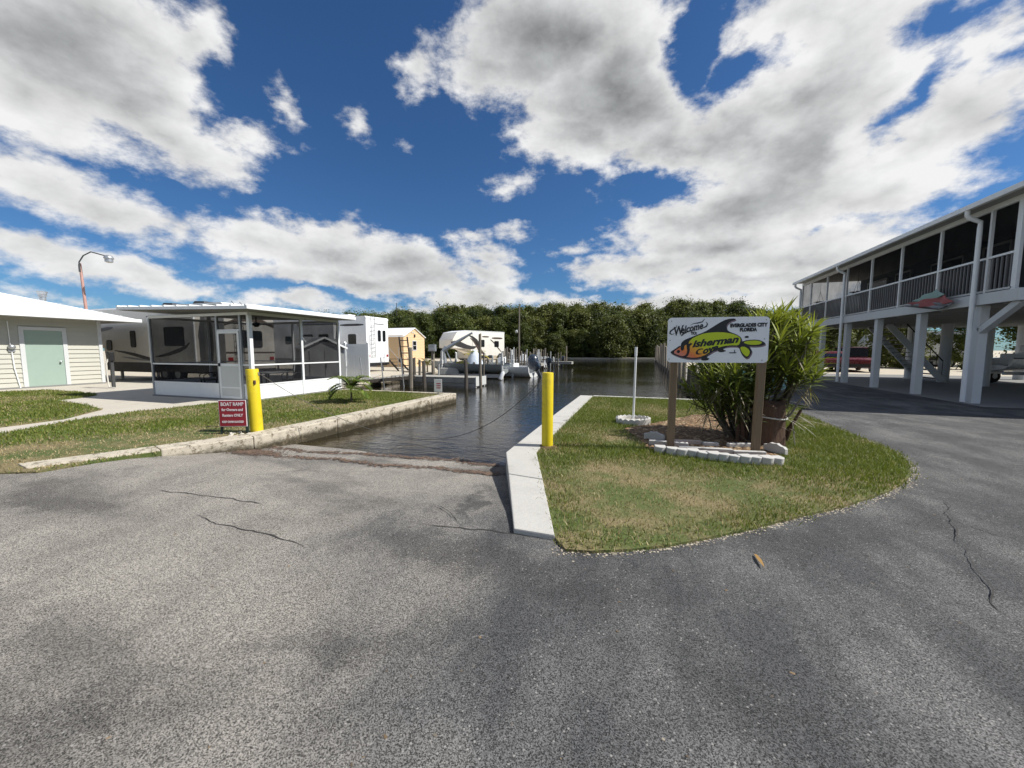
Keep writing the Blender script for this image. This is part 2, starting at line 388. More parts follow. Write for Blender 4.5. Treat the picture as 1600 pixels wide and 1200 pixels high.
# ================================================================== THE SETTING
# asphalt: old tan-grey surface to the left, newer dark seal to the right
STAINS = [(690,845,.85,.22,0,.55),(590,1000,.75,.20,35,.32),(180,1120,.7,.14,20,.32),(860,890,1.2,.3,5,.45),(740,775,.10,.75,20,.6),(100,790,1.3,.22,10,.3),(1330,830,1.6,.35,35,.45)]
def asphalt_mat(name, bias):
    n, p, o = newmat(name); P = pos(n, True)
    s3 = n.n('ShaderNodeSeparateXYZ'); n.put(s3.inputs[0], P)
    big = n.noise(P, .55, 4, .6); mid = n.noise(n.v('MULTIPLY', P, (1.0, .45, 1)), 1.7, 6, .62); fin = n.noise(P, 320, 3, .65); fin2 = n.noise(P, 120, 4, .7)
    old = n.ss(n.m('ADD', s3.outputs[0], n.m('ADD', n.m('MULTIPLY', n.m('SUBTRACT', big, .5), -5.5), n.m('MULTIPLY', n.m('SUBTRACT', mid, .5), -3.6))), bias+.9, bias-1.9)
    c = n.mix(old, (.056,.057,.059), (.235,.220,.196))
    blot = n.ss(mid, .36, .70); c = n.mix(n.m('MULTIPLY', blot, .62), c, n.mix(old, (.155,.153,.149), (.130,.121,.109)))
    dk = n.ss(n.noise(n.v('MULTIPLY', P, (.5, 1, 1)), .8, 5, .62), .49, .66); c = n.mix(n.m('MULTIPLY', dk, .58), c, (.040,.040,.040))
    wp = n.v('ADD', P, n.v('MULTIPLY', n.v('SUBTRACT', n.noise(P, 1.3, 5, .65, 'Color'), (.5,.5,.5)), (1.5,1.1,0)))
    for (px, py, ra, rb, ang, k_) in STAINS:      # old patches, tyre marks and oil with a shape of their own
        nd = n.n('ShaderNodeMapping', vector_type='TEXTURE'); n.put(nd.inputs[0], wp); nd.inputs['Location'].default_value = (*G(px, py), 0); nd.inputs['Rotation'].default_value = (0,0,R(ang)); nd.inputs['Scale'].default_value = (ra, rb, 9)
        c = n.mix(n.ss(n.v('LENGTH', nd.outputs[0], out=1), 1.1, .35, 0, k_), c, (.036,.036,.037))
    vc = n.vor(P, 230, 'F1', 'Color'); vs = n.n('ShaderNodeSeparateColor'); n.put(vs.inputs[0], vc)
    agg = n.m('ADD', n.m('MULTIPLY', vs.outputs[0], .95), n.m('ADD', n.m('MULTIPLY', fin, .7), n.m('MULTIPLY', fin2, .9)))
    c = n.v('SCALE', c, n.ss(agg, .72, 1.88, .20, 2.15))
    vd = n.vor(P, 60, 'F1', 'Distance'); vcc = n.n('ShaderNodeSeparateColor'); n.put(vcc.inputs[0], n.vor(P, 60, 'F1', 'Color'))
    speck = n.m('MULTIPLY', n.ss(vd, .34, .22), n.ss(n.m('ADD', vcc.outputs[1], n.m('MULTIPLY', n.m('SUBTRACT', mid, .5), .8)), .84, .95))
    c = n.mix(n.m('MULTIPLY', speck, .7), c, (.36,.35,.33))
    scuff = n.m('MULTIPLY', n.ss(n.m('ABSOLUTE', n.m('SUBTRACT', n.noise(P, 3.4, 3, .55, dist=.8), .5)), .010, .002), n.ss(n.noise(P, 2.1, 3, .6), .60, .70))
    c = n.mix(n.m('MULTIPLY', scuff, n.ss(fin2, .4, .6, .05, .6)), c, (.40,.39,.37))
    n.put(p.inputs['Base Color'], c); p.inputs['Roughness'].default_value = .88; p.inputs['Specular IOR Level'].default_value = .25
    bump(n, p, agg, .55, .006)
asphalt_mat('asphalt', -1.0)
def concrete_mat(name, col, stain=.5, dark=(.16,.145,.12), sc=1.1, tide=False):
    n, p, o = newmat(name); P = pos(n, True)
    c = n.mix(n.noise(P, 2.2, 6, .65), tuple(x*.82 for x in col), tuple(min(.9, x*1.12) for x in col))
    c = n.mix(n.ss(n.noise(P, sc*2.5, 8, .72), .52, .72, 0, stain), c, dark)
    c = n.v('SCALE', c, n.ss(n.noise(P, 120, 3, .6), .25, .75, .86, 1.12))
    if tide:     # algae and damp up to the high-tide line
        zz = n.n('ShaderNodeSeparateXYZ'); n.put(zz.inputs[0], P)
        tl_ = n.m('ADD', zz.outputs[2], n.m('MULTIPLY', n.m('SUBTRACT', n.noise(P, 5, 6, .7), .5), .22))
        c = n.mix(n.ss(tl_, -.03, -.15), c, (.050,.042,.026)); c = n.mix(n.ss(n.noise(P, 7, 7, .78), .52, .60, 0, .85), c, (.13,.105,.07)); c = n.mix(n.ss(n.noise(P, 16, 5, .7), .60, .66, 0, .9), c, (.04,.035,.028))
    n.put(p.inputs['Base Color'], c); p.inputs['Roughness'].default_value = .85; p.inputs['Specular IOR Level'].default_value = .3
    bump(n, p, n.noise(P, 60, 5, .7), .4, .004)
concrete_mat('concrete', (.47,.46,.43), .35); concrete_mat('concrete_path', (.50,.465,.40), .3, (.28,.25,.2))
concrete_mat('seawall', (.52,.47,.38), .9, (.15,.13,.10), 2.6, tide=True); concrete_mat('slab', (.22,.22,.215), .35)
concrete_mat('shell_ground', (.50,.45,.36), .4, (.30,.26,.19))
def soil_mat(name):
    n, p, o = newmat(name); P = pos(n, True)
    c = n.mix(n.ss(n.noise(P, 1.4, 6, .65), .40, .62), (.080,.110,.024), (.21,.17,.085))
    c = n.v('SCALE', c, n.ss(n.noise(P, 45, 4, .7), .25, .75, .55, 1.3))
    n.put(p.inputs['Base Color'], c); p.inputs['Roughness'].default_value = .95
    bump(n, p, n.noise(P, 40, 4, .7), .7, .02)
soil_mat('soil')
n, p, o = newmat('mulch_soil'); P = pos(n, True)
n.put(p.inputs['Base Color'], n.mix(n.noise(P, 30, 5, .7), (.05,.032,.018), (.26,.17,.09))); p.inputs['Roughness'].default_value = .95
bump(n, p, n.noise(P, 35, 5, .7), .9, .03)
n, p, o = newmat('mud'); n.put(p.inputs['Base Color'], n.mix(n.noise(pos(n, True), .8, 5), (.035,.030,.016), (.075,.060,.030))); p.inputs['Roughness'].default_value = .9
# water: brown, clear enough in the shallows, mirror-like at a low angle
m = bpy.data.materials.new('water'); m.use_nodes = True; t = m.node_tree; t.nodes.clear(); n = NT(t); M['water'] = m
P = pos(n, True)
h1 = n.noise(n.v('MULTIPLY', P, (1.0, 1.8, 1)), 2.6, 3, .55, dist=.3); h2 = n.noise(n.v('MULTIPLY', P, (1.0, 1.6, 1)), 9.0, 3, .55)
wcalm = n.ss(n.noise(P, .10, 3, .5), .38, .62, .45, 1.0)
hh = n.m('MULTIPLY', n.m('ADD', n.m('MULTIPLY', h1, 1.0), n.m('MULTIPLY', h2, .34)), wcalm)
bp = n.n('ShaderNodeBump'); bp.inputs['Strength'].default_value = .62; bp.inputs['Distance'].default_value = .032; n.put(bp.inputs['Height'], hh)
gl = n.n('ShaderNodeBsdfGlossy'); gl.inputs['Roughness'].default_value = .035; gl.inputs['Color'].default_value = (.95,.96,1,1); n.put(gl.inputs['Normal'], bp.outputs[0])
tr = n.n('ShaderNodeBsdfTransparent'); tr.inputs[0].default_value = (.50,.40,.20,1)
df = n.n('ShaderNodeBsdfDiffuse'); df.inputs[0].default_value = (.030,.028,.014,1)
mx0 = n.n('ShaderNodeMixShader'); mx0.inputs[0].default_value = .45; t.links.new(tr.outputs[0], mx0.inputs[1]); t.links.new(df.outputs[0], mx0.inputs[2])
fr = n.n('ShaderNodeFresnel'); fr.inputs['IOR'].default_value = 1.333; n.put(fr.inputs['Normal'], bp.outputs[0])
mx1 = n.n('ShaderNodeMixShader'); n.put(mx1.inputs[0], fr.outputs[0]); t.links.new(mx0.outputs[0], mx1.inputs[1]); t.links.new(gl.outputs[0], mx1.inputs[2])
oo = n.n('ShaderNodeOutputMaterial'); t.links.new(mx1.outputs[0], oo.inputs[0])

WZ = -.25                                   # water level
def sheet(name, polys, z, mat_, wall=None):
    """flat polygon (first outline, then holes) at height z; wall: outline indices that get a skirt down to wall z"""
    pv = [[Vector((x, y, 0)) for x, y in poly] for poly in polys]
    tris = tessellate_polygon(pv); flat = [(v.x, v.y, z) for pl in pv for v in pl]
    mb = MB(); mb.add(flat, [tuple(t_) for t_ in tris])
    if wall is not None:
        o_ = 0
        for k, pl in enumerate(pv):
            nn = len(pl)
            if k in wall[0]:
                for i in range(nn):
                    a, b = pl[i], pl[(i+1) % nn]
                    mb.add([(a.x,a.y,z),(b.x,b.y,z),(b.x,b.y,wall[1]),(a.x,a.y,wall[1])], [(0,1,2,3)])
    me = mb.mesh(name); bm = bmesh.new(); bm.from_mesh(me); bmesh.ops.remove_doubles(bm, verts=bm.verts, dist=1e-4); bmesh.ops.recalc_face_normals(bm, faces=bm.faces)
    up = sum(f.normal.z*f.calc_area() for f in bm.faces)
    if up < 0: bmesh.ops.reverse_faces(bm, faces=bm.faces)
    bm.to_mesh(me); bm.free()
    return link(name, me, mat_)
LANDHOLE = [(-7.2,3.0),(-6.36,4.7),(-6.04,11.50),(-10.35,11.52),(-11.6,13.0),(-12.2,15.0),(-13.0,20),(-13.6,27),(-14.2,40),(-16,56),(-30,68),(-70,74),
            (-70,86),(-30,79),(-8,77),(3,80),(40,92),(40,86),(6,74),(1.95,66),(1.95,12.4),(-1.64,12.4),(-1.60,5.15),(-.80,3.0)]
struct(sheet('ground', [[(-900,-500),(900,-500),(900,1500),(-900,1500)], LANDHOLE], -.03, 'shell_ground', ([1], -1.9)))
struct(sheet('canal_bed', [[(-90,2),(60,2),(60,110),(-90,110)]], -1.7, 'mud'))
struct(sheet('water', [[(-80,3.4),(50,3.4),(50,100),(-80,100)]], WZ, 'water'))
road = struct(sheet('asphalt_road', [[(-70,-60),(70,-60),(70,29),(2.35,29),(2.35,12.42),(-1.80,12.42),(-1.77,5.08),(-.96,2.98),(-6.97,2.98),(-7.25,2.5),(-12,2.0),(-24,1.0),(-70,-3)]], 0.0, 'asphalt'))
# the ramp falls about one in ten into the canal
mb = MB(); NY, NX = 30, 16; vs = []; fs = []
for j in range(NY+1):
    y = 2.98 + (12-2.98)*j/NY
    for i in range(NX+1):
        x0 = -6.97 + min(1, (y-2.98)/1.7)*.87 + max(0, y-4.7)*.04 - .12; x1 = -.96 - min(1, (y-2.98)/2.1)*.82 + .04
        if j == 0: x0, x1 = -6.97, -.96
        x = x0 + (x1-x0)*i/NX; dy = y-2.98
        z = -.105*dy*min(1, dy/.7)**.6 + (.012*mnoise.noise((x*.9, y*.9, 3)) if 0 < j else 0)
        vs.append((x, y, z - .022*(x+4)*min(1, dy/3)*0))
for j in range(NY):
    for i in range(NX): a = j*(NX+1)+i; fs.append((a, a+1, a+NX+2, a+NX+1))
mb.add(vs, fs); ramp = struct(mb.build('boat_ramp', 'asphalt', smooth=True))
def ramp_z(y): dy = max(0, y-2.98); return -.105*dy*min(1, dy/.7)**.6
# cracks in the old surface: thin ragged strips of tar-dark filler
def crack(pts_px, w, parent, onramp=False):
    P_ = [Vector((*G(x, y), 0)) for x, y in pts_px]; line = []
    for a, b in zip(P_[:-1], P_[1:]):
        k = max(2, int((b-a).length/.05))
        for i in range(k): line.append(a.lerp(b, i/k))
    line.append(P_[-1]); mb = MB(); vs = []; fs = []
    for i, p_ in enumerate(line):
        d = line[min(i+1, len(line)-1)] - line[max(0, i-1)]; nrm = Vector((-d.y, d.x, 0)).normalized()
        off = nrm*(.035*mnoise.noise((p_.x*5, p_.y*5, 1)) + .012*mnoise.noise((p_.x*23, p_.y*23, 5)))
        ww = w*(.35 + .9*abs(mnoise.noise((p_.x*7, p_.y*7, 9))))*(1 if 2 < i < len(line)-3 else .3)
        q_ = p_ + off; z = .0035 + ramp_z(q_.y)*(1 if -7 < q_.x < -.9 else 0) + (.012 if q_.y > 3.0 else 0)
        vs += [(q_.x-nrm.x*ww, q_.y-nrm.y*ww, z), (q_.x+nrm.x*ww, q_.y+nrm.y*ww, z)]
    fs = [(2*i, 2*i+1, 2*i+3, 2*i+2) for i in range(len(line)-1)]
    mb.add(vs, fs); return mb.build('crack', 'crack_fill', parent)
mat('crack_fill', (.035,.033,.031), .9, .4, 30)
for pts in ([(238,765),(300,772),(345,778),(420,790)], [(310,805),(350,822),(410,832),(475,853)], [(655,820),(730,826),(800,833),(850,843)], [(676,785),(700,800),(722,822)],
            [(590,788),(625,778)], [(755,758),(790,757)], [(390,745),(440,732),(500,722)]):
    crack(pts, .009, road)
for pts in ([(1475,780),(1500,850),(1555,945),(1600,985)], [(1460,800),(1540,830),(1600,850)]): crack(pts, .006, road)
# lawns --------------------------------------------------------------
ISLAND_PX = [(868,845),(884,862),(925,865),(985,862),(1040,856),(1100,845),(1160,832),(1215,818),(1262,806),(1310,796),(1350,783),(1390,769),(1412,757),(1423,744),(1421,730),(1408,715),(1382,700),(1350,688),(1310,672),(1270,655),(1240,644)]
ISLAND = [G(x, y) for x, y in ISLAND_PX] + [(4.2,12.0),(2.3,12.30),(-1.435,12.30),(-1.405,5.25),(-1.025,4.12)]
LAWN = [G(x, y) for x, y in [(-330,740),(0,741),(60,739)]] + [(-6.35,4.75),(-6.22,6.5),(-6.1,11.42),(-10.45,11.5),(-10.62,8.0)] + [G(x, y) for x, y in [(386,632),(345,630),(280,637),(210,644),(150,653),(100,661),(0,679),(-300,722)]]
LAWN2 = [G(x, y) for x, y in [(-250,650),(-200,625),(0,613),(75,610),(110,612),(148,616),(150,618),(125,622),(85,626),(125,632),(160,640),(140,645),(100,655),(40,663),(0,668),(-250,705)]]
PATH = [(-23.4,1.0),(-23.4,20),(-15.2,20),(-10.9,11.7),(-10.5,7.9)] + [G(x, y) for x, y in [(386,633),(345,631),(280,638),(210,645),(150,654),(100,662),(0,680),(-300,723)]]
struct(sheet('concrete_path', [PATH], -.004, 'concrete_path'))
struct(sheet('lawn_island', [ISLAND], .022, 'soil', ([0], -.05)))
lawn = struct(sheet('lawn_left', [LAWN], .020, 'soil', ([0], -.05)))
struct(sheet('lawn_by_house', [LAWN2], .018, 'soil', ([0], -.05)))
BED = [G(x, y) for x, y in [(975,672),(1000,690),(1015,705),(1060,716),(1130,722),(1200,722),(1222,712),(1225,690),(1215,668),(1150,650),(1085,650),(1040,660)]]
def g2n(x, y): return G(x, y)
def dryness(x, y):
    """0 green .. 1 straw; worn patches with a shape of their own"""
    v_ = np.array([mnoise.fractal((a*.55, b*.55, 0), .9, 2.1, 4) for a, b in zip(x, y)])*.62 + .20
    for (px, py, r) in ((960,775,.55),(1030,800,.5),(930,745,.4),(1000,745,.45),(1090,780,.35),(1170,770,.4),(960,690,.3),(1030,690,.3)):
        c = g2n(px, py); v_ += .75*np.exp(-((x-c[0])**2+(y-c[1])**2)/(r*r))
    for (px, py, r) in ((60,715,.8),(160,700,.7),(250,690,.7),(330,680,.6),(360,672,.5),(10,722,.7),(210,655,.35)):
        c = g2n(px, py); v_ += .7*np.exp(-((x-c[0])**2/(r*r*1.6)+(y-c[1])**2/(r*r*.5)))
    return np.clip(v_, 0, 1)
def grass(name, poly, dens_, hgt, wid, z, label, holes=(), edge_grow=.045):
    p_ = np.array(poly); x0, y0 = p_.min(0)-edge_grow; x1, y1 = p_.max(0)+edge_grow
    N = int((x1-x0)*(y1-y0)*dens_); x = np.random.uniform(x0, x1, N); y = np.random.uniform(y0, y1, N)
    k = inpoly(x + np.random.normal(0, edge_grow, N), y + np.random.normal(0, edge_grow, N), poly)
    for h_ in holes: k &= ~inpoly(x, y, h_)
    # only what the place's front shows at all
    k &= (x*math.cos(YAW)+y*math.sin(YAW)) > -2.2*(-x*math.sin(YAW)+y*math.cos(YAW))
    x, y = x[k], y[k]; dry = dryness(x, y); keep = np.random.rand(len(x)) > dry*.62; x, y, dry = x[keep], y[keep], dry[keep]; n_ = len(x)
    hs = hgt*np.random.uniform(.45, 1.25, n_)*(1-.45*dry); a = np.random.uniform(0, 2*np.pi, n_); ln = np.random.uniform(.1, 1.0, n_)*hs
    la = np.random.uniform(0, 2*np.pi, n_); w = wid*np.random.uniform(.6, 1.3, n_)
    V = np.zeros((n_, 5, 3), np.float32); ca, sa = np.cos(a)*w/2, np.sin(a)*w/2
    mx, my = np.cos(la)*ln*.35, np.sin(la)*ln*.35; tx, ty = np.cos(la)*ln, np.sin(la)*ln
    V[:,0] = np.stack([x-ca, y-sa, np.full(n_, z)], 1); V[:,1] = np.stack([x+ca, y+sa, np.full(n_, z)], 1)
    V[:,2] = np.stack([x-ca*.8+mx, y-sa*.8+my, z+hs*.55], 1); V[:,3] = np.stack([x+ca*.8+mx, y+sa*.8+my, z+hs*.55], 1); V[:,4] = np.stack([x+tx, y+ty, z+hs*.95], 1)
    b = (np.arange(n_)*5)[:, None]; T = np.concatenate([b+[0,1,3], b+[0,3,2], b+[2,3,4]], 1).reshape(-1, 3)
    gr = np.array([.155,.195,.030]); gd = np.array([.085,.135,.022]); yl = np.array([.24,.24,.065]); st = np.array([.42,.34,.19])
    r1 = np.random.rand(n_, 1); col = gr*r1 + gd*(1-r1); r2 = (np.random.rand(n_, 1) < .22); col = np.where(r2, yl*(.7+.5*r1), col)
    dd = (np.random.rand(n_, 1) < dry[:, None]*1.05-.10); col = np.where(dd, st*(.6+.6*r1), col)
    col = np.repeat(col[:, None, :], 5, 1).reshape(-1, 3)
    me = npmesh(name, V.reshape(-1, 3), T, col); o = link(name, me, 'blade'); return stuff(tag(o, label, 'grass'))
grass('grass_blades', ISLAND, 3600, .055, .0075, .020, 'short green turf with straw patches round the welcome sign', [BED])
grass('grass_blades', LAWN, 1500, .050, .012, .018, 'short green turf between the ramp wall and screened porch')
grass('grass_blades', LAWN2, 900, .055, .016, .016, 'short green turf between the siding house and concrete path')
struct(sheet('planting_bed', [BED], .034, 'mulch_soil'))
# loose bits: mulch, grit along the lawn edge, wrack on the ramp ------
def chips(name, xs, ys, zs, size, cols, label, cat, flat=.35, elong=2.2):
    n_ = len(xs); s = size*np.random.uniform(.4, 1.4, n_); a = np.random.uniform(0, 2*np.pi, n_)
    base = np.array([(-1,-1,0),(1,-1,0),(1,1,0),(-1,1,0),(0,0,1.)]); V = np.zeros((n_, 5, 3))
    bx = base[None,:,0]*s[:,None]*elong*np.random.uniform(.5, 1, (n_,1)); by = base[None,:,1]*s[:,None]
    V[:,:,0] = xs[:,None]+bx*np.cos(a)[:,None]-by*np.sin(a)[:,None]; V[:,:,1] = ys[:,None]+bx*np.sin(a)[:,None]+by*np.cos(a)[:,None]
    V[:,:,2] = zs[:,None]+base[None,:,2]*s[:,None]*flat*2 + np.random.uniform(0, 1, (n_,5))*s[:,None]*flat
    b = (np.arange(n_)*5)[:,None]; T = np.concatenate([b+[0,1,4], b+[1,2,4], b+[2,3,4], b+[3,0,4]], 1).reshape(-1,3)
    cols = np.array(cols); c = cols[np.random.randint(0, len(cols), n_)]*np.random.uniform(.6, 1.25, (n_,1))
    o = link(name, npmesh(name, V.reshape(-1,3), T, np.repeat(c[:,None,:], 5, 1).reshape(-1,3)), 'litter'); return stuff(tag(o, label, cat))
n, p, o = newmat('litter'); n.put(p.inputs['Base Color'], n.n('ShaderNodeVertexColor', layer_name='tint').outputs[0]); p.inputs['Roughness'].default_value = .9
def scatter_poly(poly, N):
    p_ = np.array(poly); x = np.random.uniform(p_[:,0].min(), p_[:,0].max(), N*3); y = np.random.uniform(p_[:,1].min(), p_[:,1].max(), N*3)
    k = inpoly(x, y, poly); return x[k][:N], y[k][:N]
bx_, by_ = scatter_poly(BED, 3600)
chips('mulch', bx_, by_, np.full(len(bx_), .034), .013, [(.30,.19,.10),(.20,.12,.06),(.38,.29,.18),(.10,.06,.035)], 'brown wood mulch and fallen leaves under the welcome sign', 'mulch', .3, 2.6)
E = np.array(ISLAND[:21]); seg = []
for a, b in zip(E[:-1], E[1:]):
    k = int(np.linalg.norm(b-a)*150); t_ = np.random.rand(k, 1); seg.append(a*(1-t_)+b*t_)
E = np.concatenate(seg); cen = np.array(ISLAND).mean(0); out = (E-cen)/np.linalg.norm(E-cen, axis=1)[:,None]; E = E + out*np.abs(np.random.normal(.01, .045, (len(E),1)))
chips('grit', E[:,0], E[:,1], np.full(len(E), .001), .0055, [(.48,.43,.35),(.40,.35,.27),(.30,.26,.2)], 'pale sandy grit lying along the rounded lawn edge', 'grit', .4, 1.3)
def wrack(pts, N, spread):
    P_ = np.array([G(x, y, z) for x, y, z in pts]); t_ = np.random.rand(N)*(len(P_)-1); i = t_.astype(int); f = (t_-i)[:,None]
    q_ = P_[i]*(1-f)+P_[i+1]*f; q_ = q_ + np.random.normal(0, 1, (N,2))*np.array([.05, spread]); q_[:,1] += .05*np.sin(q_[:,0]*4)+.03*np.sin(q_[:,0]*11)
    k = (q_[:,0] > -6.2+.03*(q_[:,1]-4)) & (q_[:,0] < -1.75 + .35*np.clip(5.1-q_[:,1], 0, 3)); return q_[k]
w1 = wrack([(385,703,-.16),(430,714,-.18),(520,721,-.18),(620,729,-.18),(720,736,-.18),(782,739,-.18)], 1500, .050)
w2 = wrack([(400,702,-.24),(470,709,-.24),(560,712,-.24),(640,714,-.24),(720,722,-.24),(780,727,-.24)], 1500, .06)
w3 = np.array([G(392, 706, -.14)]) + np.random.normal(0, 1, (900,2))*np.array([.20,.10])
ww_ = np.concatenate([w1, w2, w3[w3[:,0] > -6.25]]); wz = np.array([max(ramp_z(b), WZ) for b in ww_[:,1]]) + .012
chips('wrack', ww_[:,0], ww_[:,1], wz, .008, [(.13,.080,.055),(.09,.06,.042),(.17,.11,.075),(.05,.038,.03)], 'brown strips of washed up leaf litter across the boat ramp', 'leaf litter', .18, 3.2)

# kerbs and seawalls -------------------------------------------------
kr = thing('concrete_kerb', 'pale smooth concrete kerb along the right of the ramp beside the bollard', 'kerb')
kl = [G(803,834), (-1.45,4.18), (-1.80,5.08), (-1.83,7.5), (-1.84,10.0), (-1.84,12.42)]
kq = [G(867,845), (-1.02,4.12), (-1.40,5.25), (-1.43,7.5), (-1.43,10.0), (-1.44,12.42)]
for i in range(5):
    a, b, c_, d_ = map(Vector, ((*kl[i],0), (*kl[i+1],0), (*kq[i+1],0), (*kq[i],0)))
    e1 = (b-a).normalized()*.004; e2 = (c_-d_).normalized()*.004
    MB().prism([tuple((a+e1)[:2]), tuple((b-e1)[:2]), tuple((c_-e2)[:2]), tuple((d_+e2)[:2])], -1.8, .045+.004*(i % 2)).build('kerb_section', 'concrete', kr, bevel=.012)
for i in range(3): MB().box(-1.43+i*1.26, -1.43+i*1.26+1.252, 12.30, 12.52, -1.8, .047).build('kerb_section', 'concrete', kr, bevel=.012)
sw = thing('seawall', 'stained old concrete seawall holding the lawn by the boat ramp', 'seawall')
ol = [(-7.25,2.50),(-6.66,3.60),(-6.12,4.62),(-6.03,6.4),(-5.97,8.2),(-5.90,10.0),(-5.84,11.52)]
il = [(-7.62,2.56),(-7.02,3.72),(-6.50,4.74),(-6.38,6.4),(-6.32,8.2),(-6.25,10.0),(-6.19,11.52)]
for i in range(6):
    zt = (.04,.045,.055,.06,.06,.065)[i]; a, b, c_, d_ = map(Vector, ((*ol[i],0), (*ol[i+1],0), (*il[i+1],0), (*il[i],0)))
    e1 = (b-a).normalized()*.004; zb = zt if i == 5 else (.045,.055,.06,.06,.065)[i]
    pv = [(a+e1), (b-e1), (c_-e1), (d_+e1)]; tops = [zt, zb, zb, zt]
    mb = MB(); mb.add([(q_.x,q_.y,-1.8) for q_ in pv]+[(q_.x,q_.y,t_) for q_, t_ in zip(pv, tops)], [(3,2,1,0),(4,5,6,7),(0,1,5,4),(1,2,6,5),(2,3,7,6),(3,0,4,7)])
    mb.build('wall_section', 'seawall', sw, bevel=.02)
MB().box(-10.4, -6.2, 11.42, 11.60, -1.8, .05).build('wall_section', 'seawall', sw, bevel=.015)
bank = [(-10.35,11.6),(-11.6,13.0),(-12.2,15.0),(-13.0,20),(-13.6,27),(-14.2,40),(-16,56)]
bw = thing('canal_bulkhead', 'low concrete bulkhead along the left canal bank under the docks', 'bulkhead')
for a, b in zip(bank[:-1], bank[1:]):
    a, b = Vector((*a,0)), Vector((*b,0)); MB().bar(a+Vector((0,0,-.9)), b+Vector((0,0,-.9)), .3, 1.86).build('wall_section', 'seawall', bw, bevel=.015)

# odd leaves and grit blown over the asphalt
rx_ = np.random.uniform(-5.5, 6.5, 420); ry_ = np.random.uniform(.7, 6.0, 420); kk = ~inpoly(rx_, ry_, ISLAND) & ~inpoly(rx_, ry_, LANDHOLE) & ~inpoly(rx_, ry_, LAWN) & ((rx_ > -.4) | (ry_ < 2.9)); rx_, ry_ = rx_[kk], ry_[kk]
chips('blown_litter', rx_, ry_, np.full(len(rx_), .002), .0042, [(.24,.21,.17),(.20,.14,.08),(.12,.09,.06)], 'tiny dead leaves and pale grit scattered over the asphalt', 'litter', .2, 2.0)
# ================================================================== NEAR THINGS
def face_cam(x, y): return math.atan2(y, x) + math.pi/2 - math.pi + math.pi/2*0   # rotation so local -Y looks at the camera
def yaw_to_cam(x, y): return math.atan2(-x, y)      # local +Y points away from the camera
# bollards ------------------------------------------------------------
bR = G(855, 701); bL = G(402, 677)
def bollard(xy, r, h, lean, label):
    t = thing('bollard', label, 'bollard', (*xy, .0)); t.rotation_euler = (*lean, 0)
    MB().lathe([(r*1.0,-.1),(r*1.0,.05),(r,.4),(r,h-.012),(r-.004,h-.003),(r-.014,h)], n=28).build('post', 'yellow_paint', t, smooth=True)
    return t
b1 = bollard(bR, .085, 1.165, (R(0),R(0)), 'yellow steel bollard standing in turf beside the pale concrete kerb')
b2 = bollard(bL, .10, 1.165, (R(.3),R(-1.5)), 'yellow steel bollard beside the red boat ramp sign, chain locked to it')
MB().lathe([(.11,0),(.17,.005),(.15,.03),(.09,.05)], n=14).build('soil_collar', 'mulch_soil', b1, smooth=True, loc=(0,0,.005))
# eye and padlock on the left bollard
rt = Vector((math.cos(YAW), math.sin(YAW), 0))
mb = MB(); mb.tube([Vector((0,0,1.07))+rt*(.09+.03*math.sin(t_))+Vector((0,0,.03*math.cos(t_))) for t_ in np.linspace(0, 2*math.pi, 12)], .008, 6); mb.build('chain_eye', 'galv', b2, smooth=True)
MB().cbox((rt.x*.085-.02*rt.y*-1, rt.y*.085-.07, .93), (.05,.03,.07)).build('padlock', 'brick_dark', b2, bevel=.006)
# chain between the two bollards, sagging into the canal
pA = Vector((*bL, 1.07)) + rt*.12; pB = Vector((*bR, 1.05)) - rt*.09
ch = thing('chain', 'long rusty chain sagging across the ramp between both yellow bollards', 'chain', tuple(pA)); line = []
for i in range(61):
    t_ = i/60; q_ = pA.lerp(pB, t_); q_.z -= 4*1.24*t_*(1-t_); q_ = q_ + Vector((.0, .9*math.sin(math.pi*t_), 0)); line.append(q_ - pA)
MB().tube(line, [.006 if i % 2 else .0045 for i in range(61)], 6).build('links', 'chain', ch)
# boat ramp sign --------------------------------------------------------
def text(name, s, size, mat_, parent, loc, rot=(math.pi/2,0,0), ex=.0012, shear=0, off=0, align='CENTER', sp=1.0, sx=1):
    cu = bpy.data.curves.new(name, 'FONT'); cu.body = s; cu.size = size; cu.extrude = ex; cu.shear = shear; cu.offset = off; cu.align_x = align; cu.space_character = sp
    cu.resolution_u = 3
    ob = bpy.data.objects.new(name, cu); C.objects.link(ob); bpy.context.view_layer.update()
    me = bpy.data.meshes.new_from_object(ob.evaluated_get(bpy.context.evaluated_depsgraph_get())); bpy.data.objects.remove(ob)
    o = link(name, me, mat_, parent, loc); o.rotation_euler = rot; o.scale = (sx,1,1); return o
sp_ = G(366, 680); D_ = 6.9
sg = thing('ramp_sign', 'small dark red metal sign on a stake reading boat ramp for owners and renters', 'sign', (*sp_, 0), YAW+R(3))
MB().box(-.235,.235,-.006,.006,.155,.625).build('panel', 'letter_white', sg, bevel=.004)
MB().box(-.224,.224,-.009,-.0062,.166,.614).build('face', 'sign_red', sg)
for s_, z, sz, k in (('BOAT RAMP',.525,.088,.80),('for Owners and',.435,.066,.84),('Renters ONLY',.335,.066,.86),('KEEP CHAIN LOCKED',.225,.048,.78)):
    text('lettering', s_, sz, 'letter_white', sg, (0,-.0105,z), off=.0022, sx=k)
MB().bar((.222,.02,-.25),(.222,.02,.63),.04,.03,(0,1,0)).build('stake', 'stake_green', sg)
MB().bar((-.215,.02,-.02),(-.215,.02,.30),.03,.025,(0,1,0)).build('stake', 'stake_green', sg)
